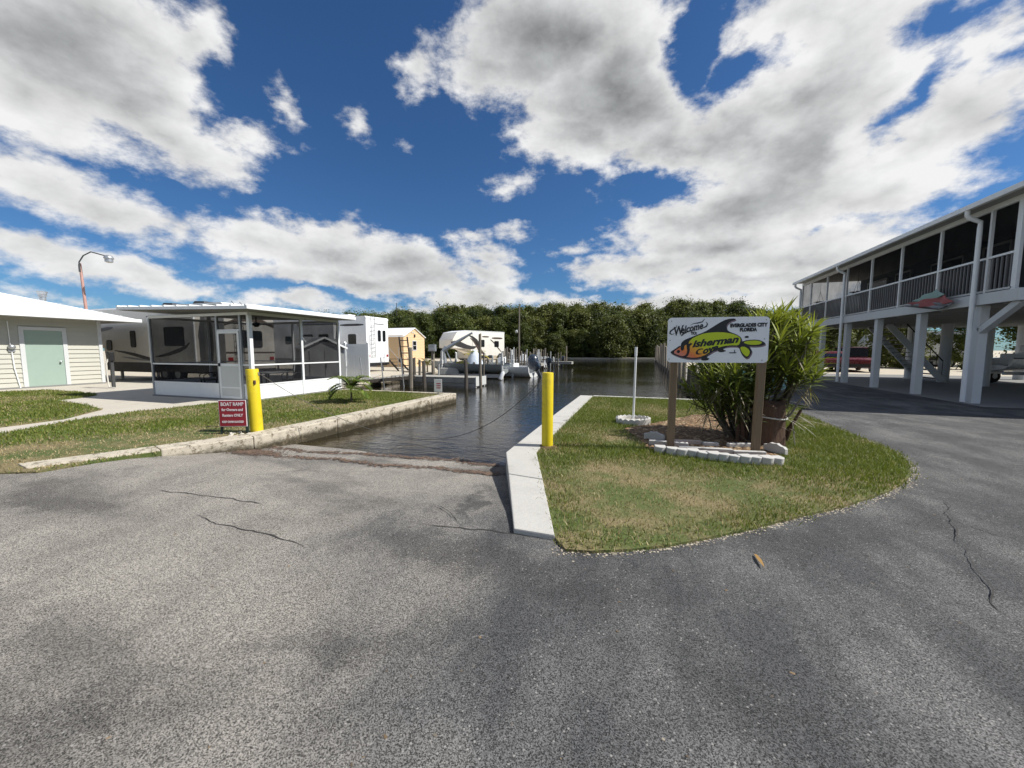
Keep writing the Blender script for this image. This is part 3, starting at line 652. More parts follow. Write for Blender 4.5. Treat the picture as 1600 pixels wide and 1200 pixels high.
# white rubble at its foot
def rock_mesh(r, seed, sq=.6):
    bm = bmesh.new(); bmesh.ops.create_icosphere(bm, subdivisions=2, radius=1)
    for v_ in bm.verts:
        k = 1+.35*mnoise.noise(v_.co*1.3+Vector((seed*7.1,0,0)))+.15*mnoise.noise(v_.co*3.1+Vector((0,seed,0)))
        v_.co = Vector((v_.co.x*k*r, v_.co.y*k*r*.8, v_.co.z*k*r*sq))
    me = bpy.data.meshes.new('rock'); bm.to_mesh(me); bm.free(); me.materials.append(M['rock']); return me
RM = [rock_mesh(1, s) for s in range(4)]
for i in range(34):
    px = random.uniform(358, 412); py = random.uniform(677, 686) - .05*(px-380); q_ = G(px, py); r = random.uniform(.016, .042)
    if (q_[0]-bL[0])**2+(q_[1]-bL[1])**2 < .012: continue
    o = link('rubble_stone', RM[i % 4], None, None, (*q_, .02+r*.3), random.uniform(0, 6)); o.scale = (r,r,r)
    tag(o, 'pale limestone lump in the rubble below the red ramp sign', 'stone', 'rubble stones by the left bollard')
mb = MB(); 
for k in range(3):
    a = random.uniform(0, 1); mb.tube([(-.25+.18*k,.05,.02),(-.1+.15*k,-.02-.03*k,.05),(.05+.13*k,.03,.03),(.18+.1*k,-.04,.015)], [.008,.007,.006,.003], 5)
o = mb.build('fallen_twigs', 'trunk', None, loc=(*G(340,671), .02), rotz=YAW); tag(o, 'dead brown twigs lying under the red ramp sign', 'twigs')
# tiny warning notice on the end of the seawall
nt = thing('notice', 'small weathered white notice standing at the end of the seawall', 'sign', (-6.35, 11.2, .02), YAW)
MB().box(-.13,.13,-.012,.012,.10,.52).build('panel', 'weathered_white', nt, bevel=.006)
for z in (.36,.29,.22): MB().box(-.05,.09,-.0135,-.0121,z,z+.032).build('print_line', 'sign_red', nt)
MB().bar((0,.03,-.1),(0,.03,.45),.04,.03,(0,1,0)).build('stake', 'weathered_white', nt)
# welcome sign ----------------------------------------------------------
sL, sR_ = Vector((*G(1047,704), 0)), Vector((*G(1179,710), 0)); mid_ = (sL+sR_)/2; dv = sR_-sL; ws = thing('welcome_sign', 'white welcome sign painted with a leaping fish on two timber posts', 'sign', tuple(mid_), math.atan2(dv.y, dv.x))
half = dv.length/2
for s_, ln_ in ((-1, .010), (1, .028)):
    mb = MB(); mb.bar((s_*half,0,-.3),(s_*half+ln_,.0,1.80),.094,.094,(0,1,0)); mb.build('post', 'post_wood', ws, bevel=.008)
BW, BH, BZ = 1.325, .640, 1.322; cx = -.020
def rrect(x0, x1, z0, z1, r, n=6):
    pts = []
    for (ax, az_, a0) in ((x1-r,z1-r,0),(x0+r,z1-r,90),(x0+r,z0+r,180),(x1-r,z0+r,270)):
        for k in range(n+1): a = R(a0+90*k/n); pts.append((ax+r*math.cos(a), az_+r*math.sin(a)))
    return pts
MB().prism(rrect(cx-BW/2, cx+BW/2, BZ, BZ+BH, .055), -.075, -.060, 'y').build('board', 'sign_white', ws)
zc = BZ+BH/2
def zp(x, y): return ((x-160)/1310*BW - BW/2, (765-y)/600*BH - BH/2)
art = lambda nm, pts, mt, lay: (lambda o: (setattr(o, 'location', (cx, 0, zc)), o)[1])(MB().prism([zp(*q_) for q_ in pts], -.0765-lay*.0012, -.0752, 'y').build(nm, mt, ws))
def smooth_poly(pts, it=2):
    for _ in range(it):
        out_ = []
        for i in range(len(pts)):
            a, b = pts[i], pts[(i+1) % len(pts)]; out_ += [(a[0]*.75+b[0]*.25, a[1]*.75+b[1]*.25), (a[0]*.25+b[0]*.75, a[1]*.25+b[1]*.75)]
        pts = out_
    return pts
OUT = [(196,628),(262,585),(330,535),(338,555),(345,500),(385,462),(470,428),(560,392),(655,355),(760,288),(850,230),(930,192),(1025,184),(1048,200),(968,226),(925,275),(935,330),(975,362),(1060,392),(1122,432),(1130,462),(1125,490),
       (1200,466),(1330,461),(1405,490),(1436,517),(1395,542),(1300,552),(1222,546),(1255,585),(1270,628),(1215,718),(1150,672),(1118,610),(1100,552),(1000,548),(905,560),(838,592),(780,612),(715,655),(600,716),(460,718),(330,692),(240,655)]
art('fish_shadow', smooth_poly([(x+10, y+16) for x, y in OUT], 1), 'ink_mauve', 0)
art('fish_outline', smooth_poly(OUT, 1), 'ink_black', 1)
art('fish_body', smooth_poly([(232,630),(322,566),(350,545),(400,470),(470,450),(600,388),(700,368),(850,360),(1000,380),(1095,420),(1118,455),(1108,505),(1090,538),(1000,534),(880,548),(760,600),(640,682),(520,704),(420,690),(320,672)], 1), 'fish_print', 2)
art('fish_tail', smooth_poly([(1142,497),(1215,476),(1330,472),(1400,500),(1340,530),(1220,528)], 1), 'fish_print', 2)
art('fish_tail', smooth_poly([(1115,556),(1175,553),(1225,588),(1245,630),(1212,692),(1158,650),(1125,600)], 1), 'fish_print', 2)
art('fish_eye', [(312+22*math.cos(a), 618+22*math.sin(a)) for a in np.linspace(0, 2*math.pi, 14)[:-1]], 'ink_black', 3)
art('lettering', smooth_poly([(345,600),(335,545),(380,475),(470,442),(500,436),(452,475),(440,520),(470,500),(500,515),(455,545),(465,590),(455,650),(430,688),(385,695),(360,680),(405,672),(430,630),(420,560),(415,520),(385,545),(388,585),(365,608)], 1), 'ink_black', 3)
art('lettering', smooth_poly([(640,575),(580,580),(540,620),(545,655),(590,660),(640,640),(600,648),(572,640),(570,612),(600,590),(640,592)], 1), 'ink_black', 3)
art('fish_fin', smooth_poly([(828,600),(850,575),(900,558),(965,546),(915,572),(895,592),(945,608),(890,628),(840,622)], 1), 'ink_black', 3)
art('fish_fin', smooth_poly([(612,715),(640,690),(700,668),(755,645),(700,682),(690,700),(735,712),(690,738),(630,738)], 1), 'ink_black', 3)
art('dot', [(1192+26*math.cos(a), 427+14*math.sin(a)) for a in np.linspace(0, 2*math.pi, 12)[:-1]], 'ink_black', 3)
art('boat_mark', [(975,628),(1075,628),(1060,640),(990,640)], 'ink_black', 3); art('boat_mark', [(1042,628),(1050,628),(1050,595),(1042,595)], 'ink_black', 3)
def stext(s, x, y, size, rot, shear, off, sx=1.0, wpx=0):
    u, v_ = zp(x, y); o = text('lettering', s, size, 'ink_black', ws, (cx+u, -.0800, zc+v_), (math.pi/2, 0, 0), .0010, shear, off, 'LEFT', 1.0, sx)
    o.rotation_euler = (math.pi/2, -R(rot), 0)
    if wpx: o.scale = (wpx/1310*BW/max(.01, o.dimensions.x), 1, 1) if o.dimensions.x > 0 else (sx,1,1)
    return o
stext('isherman', 492, 560, .135, 6.5, .42, .0055, 1, 610); stext('ove', 632, 652, .120, 17, .42, .0055, 1, 215)
stext('W', 240, 408, .175, 13, .35, .004, 1, 135); stext('elcome', 335, 376, .135, 13, .40, .0035, 1, 300)
stext('TO:', 468, 392, .055, 2, 0, .003, .9); stext('EVERGLADES CITY', 975, 298, .066, 1.0, 0, .0042, 1, 470); stext('FLORIDA', 1100, 354, .066, 1.0, 0, .0042, 1, 215)
def swash(pts, ws_):
    L = []; Rr = []
    for i, q_ in enumerate(pts):
        a, b = pts[max(0, i-1)], pts[min(len(pts)-1, i+1)]; dx, dy = b[0]-a[0], b[1]-a[1]; l_ = math.hypot(dx, dy); L.append((q_[0]-dy/l_*ws_[i], q_[1]+dx/l_*ws_[i])); Rr.append((q_[0]+dy/l_*ws_[i], q_[1]-dx/l_*ws_[i]))
    art('lettering', L+Rr[::-1], 'ink_black', 2)
swash([(252,378),(215,388),(188,375),(195,345),(230,318),(268,296),(278,266)], [2,5,9,10,8,6,2]); swash([(342,406),(375,378),(430,350),(500,334),(578,324)], [9,9,7,4,1])
swash([(455,268),(500,245),(560,238),(612,224),(642,186)], [1,4,7,7,2]); swash([(664,226),(682,254),(668,284),(635,302),(598,304)], [2,7,9,6,2])
for x, y in ((205,212),(195,468),(188,720),(1425,207),(1415,452),(1398,730)):
    art('screw', [(x+8*math.cos(a), y+8*math.sin(a)) for a in np.linspace(0, 2*math.pi, 9)[:-1]], 'galv', 3)
# white plastic pipe in a scalloped ring ---------------------------------
rp_ = Vector((*G(989,663), .02))
ring = thing('tree_ring', 'scalloped grey concrete tree ring lying on turf round the white pipe', 'tree ring', tuple(rp_)); mb = MB(); N = 72; vs = []; fs = []
for i in range(N):
    a = 2*math.pi*i/N; sc = .03*abs(math.sin(a*9))-.015; px_, py_ = .335, .23
    for (rr, z) in ((1.0,0),(1.0+.02,.11+sc),(.90,.125+sc),(.84,.10),(.84,0)):
        vs.append((px_*rr*math.cos(a), py_*rr*math.sin(a)*1.25, z))
for i in range(N):
    for k in range(4): a = i*5+k; b = ((i+1) % N)*5+k; fs.append((a, b, b+1, a+1))
mb.add(vs, fs); mb.build('ring', 'block', ring, smooth=True); ring.rotation_euler = (0,0,YAW)
mb = MB(); mb.add([(.28*math.cos(a), .24*math.sin(a), .05) for a in np.linspace(0, 2*math.pi, 20)[:-1]], [tuple(range(19))]); mb.build('gravel_fill', 'rock', ring)
for i in range(46):
    a = random.uniform(0, 6.28); r = math.sqrt(random.random())*.26; s_ = random.uniform(.014,.03); o = link('pebble', RM[i % 4], None, ring, (r*math.cos(a), r*math.sin(a)*.85, .055), a); o.scale = (s_,s_,s_)
pp = thing('flag_pipe', 'thin white plastic pipe upright in the scalloped ring', 'pipe', tuple(rp_)); 
mb = MB(); mb.tube([(0,0,0),(.012,0,.75),(.02,0,1.52)], .021, 12); mb.build('pipe', 'white_plastic', pp, smooth=True)
MB().tube([(.019,0,1.36),(.02,0,1.54)], .026, 12).build('coupling', 'white_plastic', pp, smooth=True)
MB().tube([(.018,0,1.42),(.05,.0,1.42)], .006, 6).build('cleat', 'galv', pp)
# edging blocks of the planting bed -----------------------------------------
def block_mesh(w, d, h, mt, scal=True):
    mb = MB(); pts = [(-w/2, d/2), (w/2, d/2)] + [(w/2 - w*k/8, -d/2 - (.28*w*math.sin(math.pi*k/8))) for k in range(9)]
    mb.prism(pts, 0, h); me = mb.mesh('edging_block'); bm = bmesh.new(); bm.from_mesh(me); bmesh.ops.recalc_face_normals(bm, faces=bm.faces)
    bmesh.ops.bevel(bm, geom=list(bm.edges), offset=.006, segments=1, affect='EDGES', clamp_overlap=True); bm.to_mesh(me); bm.free(); me.materials.append(M[mt]); return me
b_me = block_mesh(.155, .10, .10, 'block'); b_pk = block_mesh(.155, .10, .10, 'block_pink')
front = [(1031,706),(1050,709),(1066,711),(1082,712),(1098,715),(1114,717),(1130,719),(1147,721),(1163,722),(1179,723),(1196,724),(1212,724)]
for i, (x, y) in enumerate(front):
    q_ = G(x, y, .03); o = link('edging_block', b_me, None, None, (*q_, .026), YAW + R((-16+2.2*i) + random.uniform(-5,5))); o.rotation_euler[0] = R(random.uniform(-4,3)); s_ = random.uniform(.92,1.05); o.scale = (s_,s_,s_)
    tag(o, 'grey scalloped edging block in the curved front row below the welcome sign', 'edging block', 'front row of edging blocks')
def strip(px0, px1, w, h, mt, label, z=.034):
    a, b = Vector((*G(*px0, z), z)), Vector((*G(*px1, z), z)); o = MB().bar((0,0,h/2), (*(b-a)[:2], h/2), w, h).build('edging_strip', mt, None, bevel=.008, loc=tuple(a)); tag(o, label, 'edging strip')
strip((1014,694),(1075,699),.09,.07,'block','short grey edging strip behind the left sign post')
strip((1052,693),(1095,694),.09,.06,'block_pink','pinkish edging strip lying behind the sign posts on mulch',)
strip((1098,696),(1122,697),.08,.055,'block','stubby grey edging strip on mulch between the sign posts')
strip((1060,703),(1144,708),.08,.06,'block','long grey edging strip just behind the front block row')
strip((1137,698),(1176,698),.08,.055,'block','grey edging strip on mulch touching the right sign post')
strip((1146,709),(1196,711),.07,.05,'block','grey edging strip in front of the right sign post foot')
def arch(px, rz, label):
    mb = MB(); pts = [(-.16,0)]+[(-.16+.32*k/10, .085+.05*math.sin(math.pi*k/10)+.008*math.cos(k*2.1)) for k in range(11)]+[(.16,0)]
    mb.prism(pts, -.03, .03, 'y'); o = mb.build('edging_arch', 'block', None, bevel=.006, loc=(*G(*px), .03), rotz=rz); tag(o, label, 'edging block')
arch((1022,690), YAW+R(-35), 'curved grey edging piece tipped up left of the sign posts'); arch((1211,710), YAW+R(-70), 'curved grey edging piece at the right end of the block row')
# stump with rope -------------------------------------------------------------
st_ = Vector((*G(1201,696), 0)); sp2 = thing('log_stump', 'dark brown weathered log stump with rope beside the spiky plant', 'stump', tuple(st_))
mb = MB(); vs = []; fs = []; n_ = 26
for k, (z, r) in enumerate(((-.1,.235),(0,.228),(.12,.212),(.35,.205),(.55,.195),(.68,.185),(.70,.15))):
    for j in range(n_):
        a = 2*math.pi*j/n_; rr = r*(1+.06*math.sin(a*7+.6*z)+.05*mnoise.noise((math.cos(a)*2.5, math.sin(a)*2.5, z*1.5))+.04*math.sin(a*13)); vs.append((rr*math.cos(a), rr*math.sin(a), z+(.05*math.sin(a*2+1)+.02*math.sin(a*5) if k > 4 else 0)))
for k in range(6):
    for j in range(n_): fs.append((k*n_+j, k*n_+(j+1) % n_, (k+1)*n_+(j+1) % n_, (k+1)*n_+j))
fs.append(tuple(6*n_+j for j in range(n_))); mb.add(vs, fs); mb.build('log', 'stump_wood', sp2, smooth=True)
MB().tube([(.218*math.cos(a), .218*math.sin(a), .46+.012*math.sin(a*2)) for a in np.linspace(0, 2*math.pi, 26)], .011, 6).build('rope', 'rope', sp2)
# spiky clump -----------------------------------------------------------------
def leaf(V, T, Cc, base, dirv, up, L, w, droop, col, fold=.25, segs=4):
    side = dirv.cross(up)
    if side.length < 1e-3: side = Vector((1,0,0))
    side.normalize(); o = len(V); p_ = base.copy(); d = dirv.copy()
    for k in range(segs+1):
        t_ = k/segs; ww = w*(.55+.9*t_ if t_ < .4 else .91*(1-((t_-.4)/.6)**1.6))*.5
        nrm = side.cross(d)
        if k == segs: V.append(tuple(p_)); Cc.append(col)
        else:
            V.append(tuple(p_ - side*ww + nrm*ww*fold)); V.append(tuple(p_ + side*ww + nrm*ww*fold)); Cc += [col, col]
        d = (d + Vector((0,0,-droop*(.4+t_)))).normalized(); p_ = p_ + d*(L/segs)
    for k in range(segs-1): a = o+2*k; T.append((a,a+1,a+3)); T.append((a,a+3,a+2))
    a = o+2*(segs-1); T.append((a,a+1,a+2))
pc = Vector((*G(1165,688), .0)); sk = thing('spiky_plant', 'big clump of spiky strap leaved shrub behind the welcome sign', 'plant', tuple(pc), YAW)
V, T, Cc = [], [], []; Vd, Td, Cd = [], [], []; rnd = random.Random(5)
TIPS = []
# crown centres given as metres right of / above the base and behind it
for i in range(145):
    if i < 52: x = rnd.uniform(-.42,.72); z = rnd.uniform(1.15,2.05); 
    elif i < 140: x = rnd.uniform(-.88,.92); z = rnd.uniform(.70,1.45)
    else: x = rnd.uniform(-.80,.85); z = rnd.uniform(.35,.95)
    if z > 1.45 and x < .05: x = rnd.uniform(.0,.75)
    y = rnd.uniform(-.55,.75)
    if z < .95 and x > -.05 and y < .25: x = rnd.uniform(-.85,-.1)
    TIPS.append(Vector((x*.92+.02, y, z)))
TIPS += [Vector((.60,.1,2.12)), Vector((.34,-.1,2.00)), Vector((.82,.0,1.85)), Vector((.90,-.2,1.38)), Vector((.80,-.3,1.2)), Vector((.72,-.2,1.6)), Vector((.5,-.35,1.55)), Vector((-.25,.3,1.72)), Vector((.0,.3,1.75))]
stems = []
for i, tp in enumerate(TIPS):
    b0 = Vector((tp.x*.28+rnd.uniform(-.12,.12), tp.y*.35, 0)); mid2 = b0.lerp(tp, .5) + Vector((tp.x*.08,0,-.05)); stems.append((b0, mid2, tp))
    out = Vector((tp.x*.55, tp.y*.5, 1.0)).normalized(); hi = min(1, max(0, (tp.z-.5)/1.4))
    for k in range(22):
        a = k*2.399; tl = (k/22)**.8; sp3 = .15+1.35*tl
        e = Vector((math.cos(a), math.sin(a), 0)); d = (out*math.cos(sp3)+e*math.sin(sp3)).normalized()
        if d.z < -.1: d.z = -.1; d.normalize()
        L = rnd.uniform(.26,.42)*(.8+.35*tl); br = rnd.uniform(.65,1.25)
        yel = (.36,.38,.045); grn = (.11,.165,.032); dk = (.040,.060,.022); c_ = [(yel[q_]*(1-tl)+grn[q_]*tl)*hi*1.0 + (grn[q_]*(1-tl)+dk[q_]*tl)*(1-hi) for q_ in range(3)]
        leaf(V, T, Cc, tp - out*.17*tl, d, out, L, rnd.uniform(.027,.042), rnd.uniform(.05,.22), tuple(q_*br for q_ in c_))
    if tp.z > .5 and i % 2 == 0:      # a few dead leaves hang below the crown
        for k in range(5):
            a = rnd.uniform(0, 6.28); d = Vector((math.cos(a)*.6, math.sin(a)*.6, -.5)).normalized(); cc = rnd.uniform(.6,1.2)
            leaf(Vd, Td, Cd, tp-out*rnd.uniform(.15,.3), d, Vector((0,0,1)), rnd.uniform(.25,.42), .022, .12, tuple(q_*cc for q_ in (.30,.25,.16)))
for k in range(46):                    # pale dry straps at the skirt
    a = rnd.uniform(-.6, 3.7); b0 = Vector((rnd.uniform(-.3,.65), rnd.uniform(-.45,.1), rnd.uniform(.15,.75))); d = Vector((rnd.uniform(-.9,.9)+b0.x, rnd.uniform(-1,.1), rnd.uniform(-.5,.5))).normalized(); cc = rnd.uniform(.5,1.2)
    leaf(Vd, Td, Cd, b0, d, Vector((0,0,1)), rnd.uniform(.3,.5), .026, .15, tuple(q_*cc for q_ in (.34,.32,.26)))
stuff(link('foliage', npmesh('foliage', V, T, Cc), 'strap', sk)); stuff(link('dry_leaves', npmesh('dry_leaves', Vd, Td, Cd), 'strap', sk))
for i, (a, b, c_) in enumerate(stems):
    if i % 3 == 0: MB().tube([a, b, c_], [.022,.017,.011], 6).build('stem', 'trunk' if i % 4 else 'trunk_pale', sk, smooth=True)
for k in range(26):                    # cane bases, close together
    x = rnd.uniform(-.25,.5); y = rnd.uniform(-.28,.2); h_ = rnd.uniform(.35,.75); MB().tube([(x,y,0),(x*1.15,y*1.1,h_*.5),(x*1.4,y*1.2,h_)], [.03,.026,.02], 6).build('stem', 'stump_wood', sk, smooth=True)
# young palm on the left lawn -----------------------------------------------
def palm(name, label, loc, h, L, nf, cols, mt='strap', tr=.03, seed=1, trunk_h=None, nl=16):
    rn = random.Random(seed); t = thing(name, label, 'palm', loc, rn.uniform(0,6)); th = trunk_h or h*.45
    MB().tube([(0,0,-.05),(.01,0,th*.5),(0,.01,th)], [tr*1.3,tr,tr*.8], 8).build('trunk', 'trunk', t, smooth=True)
    for k in range(nf):
        V, T, Cc = [], [], []; a = k*2.399+rn.uniform(-.2,.2); el_ = rn.uniform(.25,1.25); d = Vector((math.cos(a)*math.cos(el_), math.sin(a)*math.cos(el_), math.sin(el_))); p_ = Vector((0,0,th)); rach = [p_.copy()]
        for s_ in range(8):
            d = (d+Vector((0,0,-.13-.03*s_))).normalized(); p2 = p_+d*L/8; side = d.cross(Vector((0,0,1))).normalized()
            for q_ in range(nl//8+1):
                base = p_.lerp(p2, q_/(nl//8+1)); ll = L*.36*math.sin(math.pi*min(1, (s_+1.2)/9))+.02
                for sg_ in (-1,1): cc = rn.uniform(.7,1.25); leaf(V, T, Cc, base, (side*sg_*.85+d*.6+Vector((0,0,.12))).normalized(), Vector((0,0,1)), ll, L*.05, .16, tuple(x*cc for x in cols[rn.randrange(len(cols))]), segs=3)
            p_ = p2; rach.append(p_.copy())
        mb = MB(); mb.tube(rach, [tr*.35]*4+[tr*.2]*5, 5); mb.build('frond_rib', 'rachis', t); stuff(link('frond', npmesh('frond', V, T, Cc), mt, t))
    return t
mat('rachis', (.16,.19,.05), .6)
palm('young_palm', 'young green palm growing from the lawn beside the seawall', (*G(549,629), .02), .95, .74, 18, [(.12,.18,.035),(.19,.24,.05),(.07,.12,.03)], seed=4, trunk_h=.38, tr=.024)
# fallen leaf on the asphalt
V, T, Cc = [], [], []; a0, b0 = Vector((*G(1180,869), .012)), Vector((*G(1193,889), .02)); leaf(V, T, Cc, a0, (b0-a0).normalized(), Vector((0,0,1)), (b0-a0).length*1.1, .03, .0, (.42,.25,.09), .5)
tag(link('dry_leaf', npmesh('dry_leaf', V, T, Cc), 'strap'), 'single orange brown dry leaf lying on the dark asphalt', 'leaf')
# ================================================================== LEFT SIDE: house, porch, trailers
WX = -23.0; NYH = 10.55                        # wall plane and far corner of the siding house
hs = thing('siding_house', 'low house with beige lap siding, white hip roof and green door', 'house', (WX, NYH, 0))
# local coordinates: x towards the canal, y along the wall (0 at the far corner, negative towards the street)
WH = 2.78; LEN = 13.0
MB().box(-11, -.012, -LEN, -.012, -.05, WH).build('wall_core', 'siding', hs)
dl, dr_ = -2.42, -1.10                            # door opening incl. frame
bd = {}
def board(y0, y1, z, face):
    key = (round(y1-y0, 3), face)
    if key not in bd:
        mb = MB(); L_ = y1-y0
        if face == 'x': mb.add([(0,0,0),(.036,0,0),(.004,0,.184),(0,0,.184),(0,L_,0),(.036,L_,0),(.004,L_,.184),(0,L_,.184)], [(0,1,2,3),(7,6,5,4),(0,4,5,1),(1,5,6,2),(2,6,7,3),(3,7,4,0)])
        else: mb.add([(0,0,0),(0,.036,0),(0,.004,.184),(0,0,.184),(-L_,0,0),(-L_,.036,0),(-L_,.004,.184),(-L_,0,.184)], [(3,2,1,0),(4,5,6,7),(1,5,4,0),(2,6,5,1),(3,7,6,2),(0,4,7,3)])
        me = mb.mesh('siding_board'); bm = bmesh.new(); bm.from_mesh(me); bmesh.ops.recalc_face_normals(bm, faces=bm.faces); bm.to_mesh(me); bm.free(); me.materials.append(M['siding']); bd[key] = me
    return link('siding_board', bd[key], None, hs, (-.010, y0, z) if face == 'x' else (0-.1, -.010, z))
for k in range(14):
    z = .06 + k*.185
    board(dr_, -.11, z, 'x')
    if z > 2.42: board(dl, dr_, z, 'x')
    board(-LEN, dl, z, 'x'); board(0, 10.8, z, 'y')
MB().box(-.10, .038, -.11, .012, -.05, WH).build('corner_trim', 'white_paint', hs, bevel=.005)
MB().box(-10.9, .044, -LEN, .03, -.06, .055).build('foundation', 'slab', hs)
dd = MB().box(-.03, .016, dl+.13, dr_-.13, .03, 2.28).build('door', 'door_green', hs, bevel=.004)
MB().lathe([(.032,0),(.032,.012),(.014,.02),(.014,.05),(.034,.06),(.034,.09),(.02,.10)], n=14).build('door_knob', 'galv', dd, smooth=True).matrix_local = Matrix.Translation((.016, dr_-.25, 1.02)) @ Matrix.Rotation(math.pi/2, 4, 'Y')
for (y0, y1, z0, z1) in ((dl,dl+.13,.0,2.42),(dr_-.13,dr_,.0,2.42),(dl+.13,dr_-.13,2.285,2.42)): MB().box(-.02, .042, y0, y1, z0, z1).build('door_frame', 'white_paint', hs, bevel=.004)
# electric meter with conduit left of the door
mt_ = MB().lathe([(.09,0),(.10,.05),(.095,.11),(.06,.15),(.02,.16)], n=16).build('electric_meter', 'galv', hs, smooth=True); mt_.matrix_local = Matrix.Translation((.01, dl-.22, 1.62)) @ Matrix.Rotation(math.pi/2, 4, 'Y')
MB().cbox((.035, dl-.22, 1.54), (.07,.17,.22)).build('meter_box', 'galv', hs, bevel=.01)
MB().tube([(.04,dl-.22,1.45),(.045,dl-.20,.8),(.045,dl-.10,.02)], .02, 8).build('conduit', 'white_plastic', hs, smooth=True)
MB().tube([(.04,dl-.24,1.7),(.04,dl-.25,2.6)], .014, 8).build('conduit', 'white_plastic', hs, smooth=True)
MB().cbox((.06, dl-1.0, .78), (.12,.32,.22)).build('hose_box', 'weathered_white', hs, bevel=.02)
# hip roof, white standing-seam metal
ov = .92; EZ = 2.80; SL = .32; x0, x1, y0, y1 = -11.9, ov, -LEN-ov, ov+.05; w_ = (x1-x0)/2; rz_ = EZ+.1+SL*w_
mb = MB(); A, B, Cc_, D2 = (x0,y0,EZ+.1),(x1,y0,EZ+.1),(x1,y1,EZ+.1),(x0,y1,EZ+.1); E1, E2 = (x0+w_,y0+w_,rz_),(x0+w_,y1-w_,rz_)
mb.add([A,B,Cc_,D2,E1,E2], [(1,2,5,4),(2,3,5),(3,0,4,5),(0,1,4),(3,2,1,0)]); rf = mb.build('roof', 'roof_white', hs)
for (a, b, s_) in (((x1,y0),(x1,y1),0),((x0,y1),(x1,y1),1)):
    fa = MB(); 
    if s_ == 0: fa.box(x1-.03, x1+.07, y0, y1+.07, EZ-.03, EZ+.115)
    else: fa.box(x0, x1-.032, y1-.03, y1+.068, EZ-.028, EZ+.113)
    fa.build('gutter', 'white_alum', hs, bevel=.012)
MB().box(x0, x1-.04, y0, y1-.04, EZ-.02, EZ-.001).build('soffit', 'soffit', hs)
mb = MB()
for k in range(20):
    yy = y1-.45*(k+1); run = min(w_, (y1-yy))
    mb.bar((x1,yy,EZ+.115),(x1-run,yy,EZ+.115+SL*run),.02,.025)
stuff(mb.build('roof_seams', 'roof_white', rf))
vp = onX(67, 470, WX-1.4) - Vector((WX, NYH, 0)); mb = MB(); mb.lathe([(.10,-.6),(.10,.16),(.13,.18),(.13,.28),(.15,.33),(.17,.36),(.17,.39),(.05,.40)], tuple(vp), 14); mb.build('roof_vent', 'galv', hs, smooth=True)
# lamp post behind the house ---------------------------------------------------
lp = at(142, 560, 25.0); lp.z = 0; lt = thing('street_lamp', 'leaning rusty pink lamp post with one curved arm above the house roof', 'street lamp', tuple(lp), YAW)
MB().tube([(.12,0,0),(.0,0,4.0),(-.12,0,7.0)], [.09,.08,.065], 10).build('post', 'lamp_pole', lt, smooth=True)
MB().tube([(-.08,-.1,6.6),(-.05,-.1,7.05),(.25,-.1,7.45),(.75,-.1,7.68),(1.6,-.1,7.45)], .035, 8).build('arm', 'dark_grey', lt, smooth=True)
MB().tube([(-.06,-.1,6.45),(-.06,-.1,6.9)], .05, 8).build('bracket', 'dark_grey', lt)
ld = MB().lathe([(.10,.16),(.17,.12),(.24,.0),(.24,-.06),(.20,-.10),(.20,-.26),(.10,-.30)], (1.85,-.1,7.32), 14).build('lamp_head', 'galv', lt, smooth=True)
MB().lathe([(.185,-.11),(.19,-.25),(.12,-.29)], (1.85,-.1,7.30), 14).build('lens', 'weathered_white', ld, smooth=True)

# screened porch -----------------------------------------------------------------
PX0, PX1, PY0, PY1 = -15.25, -10.80, 8.22, 11.66
po = thing('screened_porch', 'white framed screened porch with low panels and flat metal roof', 'porch', (PX1, PY0, 0))
L_, Wd = PX1-PX0, PY1-PY0; PH = 2.52; KH = .45
MB().box(-L_-.05,.05,-.05,Wd+.05,-.06,.035).build('floor_slab', 'slab', po)
def post(x, y, s_=.07, mt='white_alum', z0=.035, z1=None): return MB().cbox((x,y,(z0+(z1 or PH))/2), (s_,s_,(z1 or PH)-z0)).build('post', mt, po, bevel=.004)
d0, d1 = -1.30, -.40                                   # door on the street side
fx = [-L_, d0-.04, d1+.04, -.0]
for x in (-L_, d0-.04, d1+.04): post(x, 0, .065, 'grey_alum')
post(0, 0, .10); sy = [1.78, Wd]
for y in sy: post(0, y, .075)
for y in sy: post(-L_, y, .065)
post(-L_*.5, Wd, .065)
def rail(a, b, z, s_=.042): 
    return MB().bar((*a,z),(*b,z),s_,s_).build('rail', 'white_alum', po)
def panelx(a, b, y, z0, z1, mt, nm, th=.02): return MB().box(a, b, y-th/2, y+th/2, z0, z1).build(nm, mt, po)
def panely(a, b, x, z0, z1, mt, nm, th=.02): return MB().box(x-th/2, x+th/2, a, b, z0, z1).build(nm, mt, po)
panelx(-L_+.035, d0-.075, 0, .04, KH, 'white_alum', 'kick_panel'); panelx(d1+.075, -.052, 0, .04, KH, 'white_alum', 'kick_panel')
for a, b in ((.052,1.74),(1.82,Wd-.04)): panely(a, b, 0, .04, KH, 'white_alum', 'kick_panel'); panely(a, b, -L_, .04, KH, 'white_alum', 'kick_panel')
panelx(-L_+.035, -.04, Wd, .04, KH, 'white_alum', 'kick_panel')
for z in (KH+.02, 1.06):
    rail((-L_+.034,0),(d0-.074,0),z); rail((d1+.074,0),(-.051,0),z)
    for a, b in ((.051,1.742),(1.819,Wd-.038)): rail((0,a),(0,b),z); rail((-L_,a),(-L_,b),z)
    rail((-L_+.034,Wd),(-.038,Wd),z)
for (a, b) in (((-L_,.0),(-.0,0)),((0,.0),(0,Wd)),((-L_,0),(-L_,Wd)),((-L_,Wd),(0,Wd))):
    MB().bar((*a,PH+.04),(*b,PH+.04),.075,.08).build('header', 'white_alum', po)
def scr(nm, pts): 
    o = MB().add(pts, [(0,1,2,3)]).build(nm, 'screen', po); return o
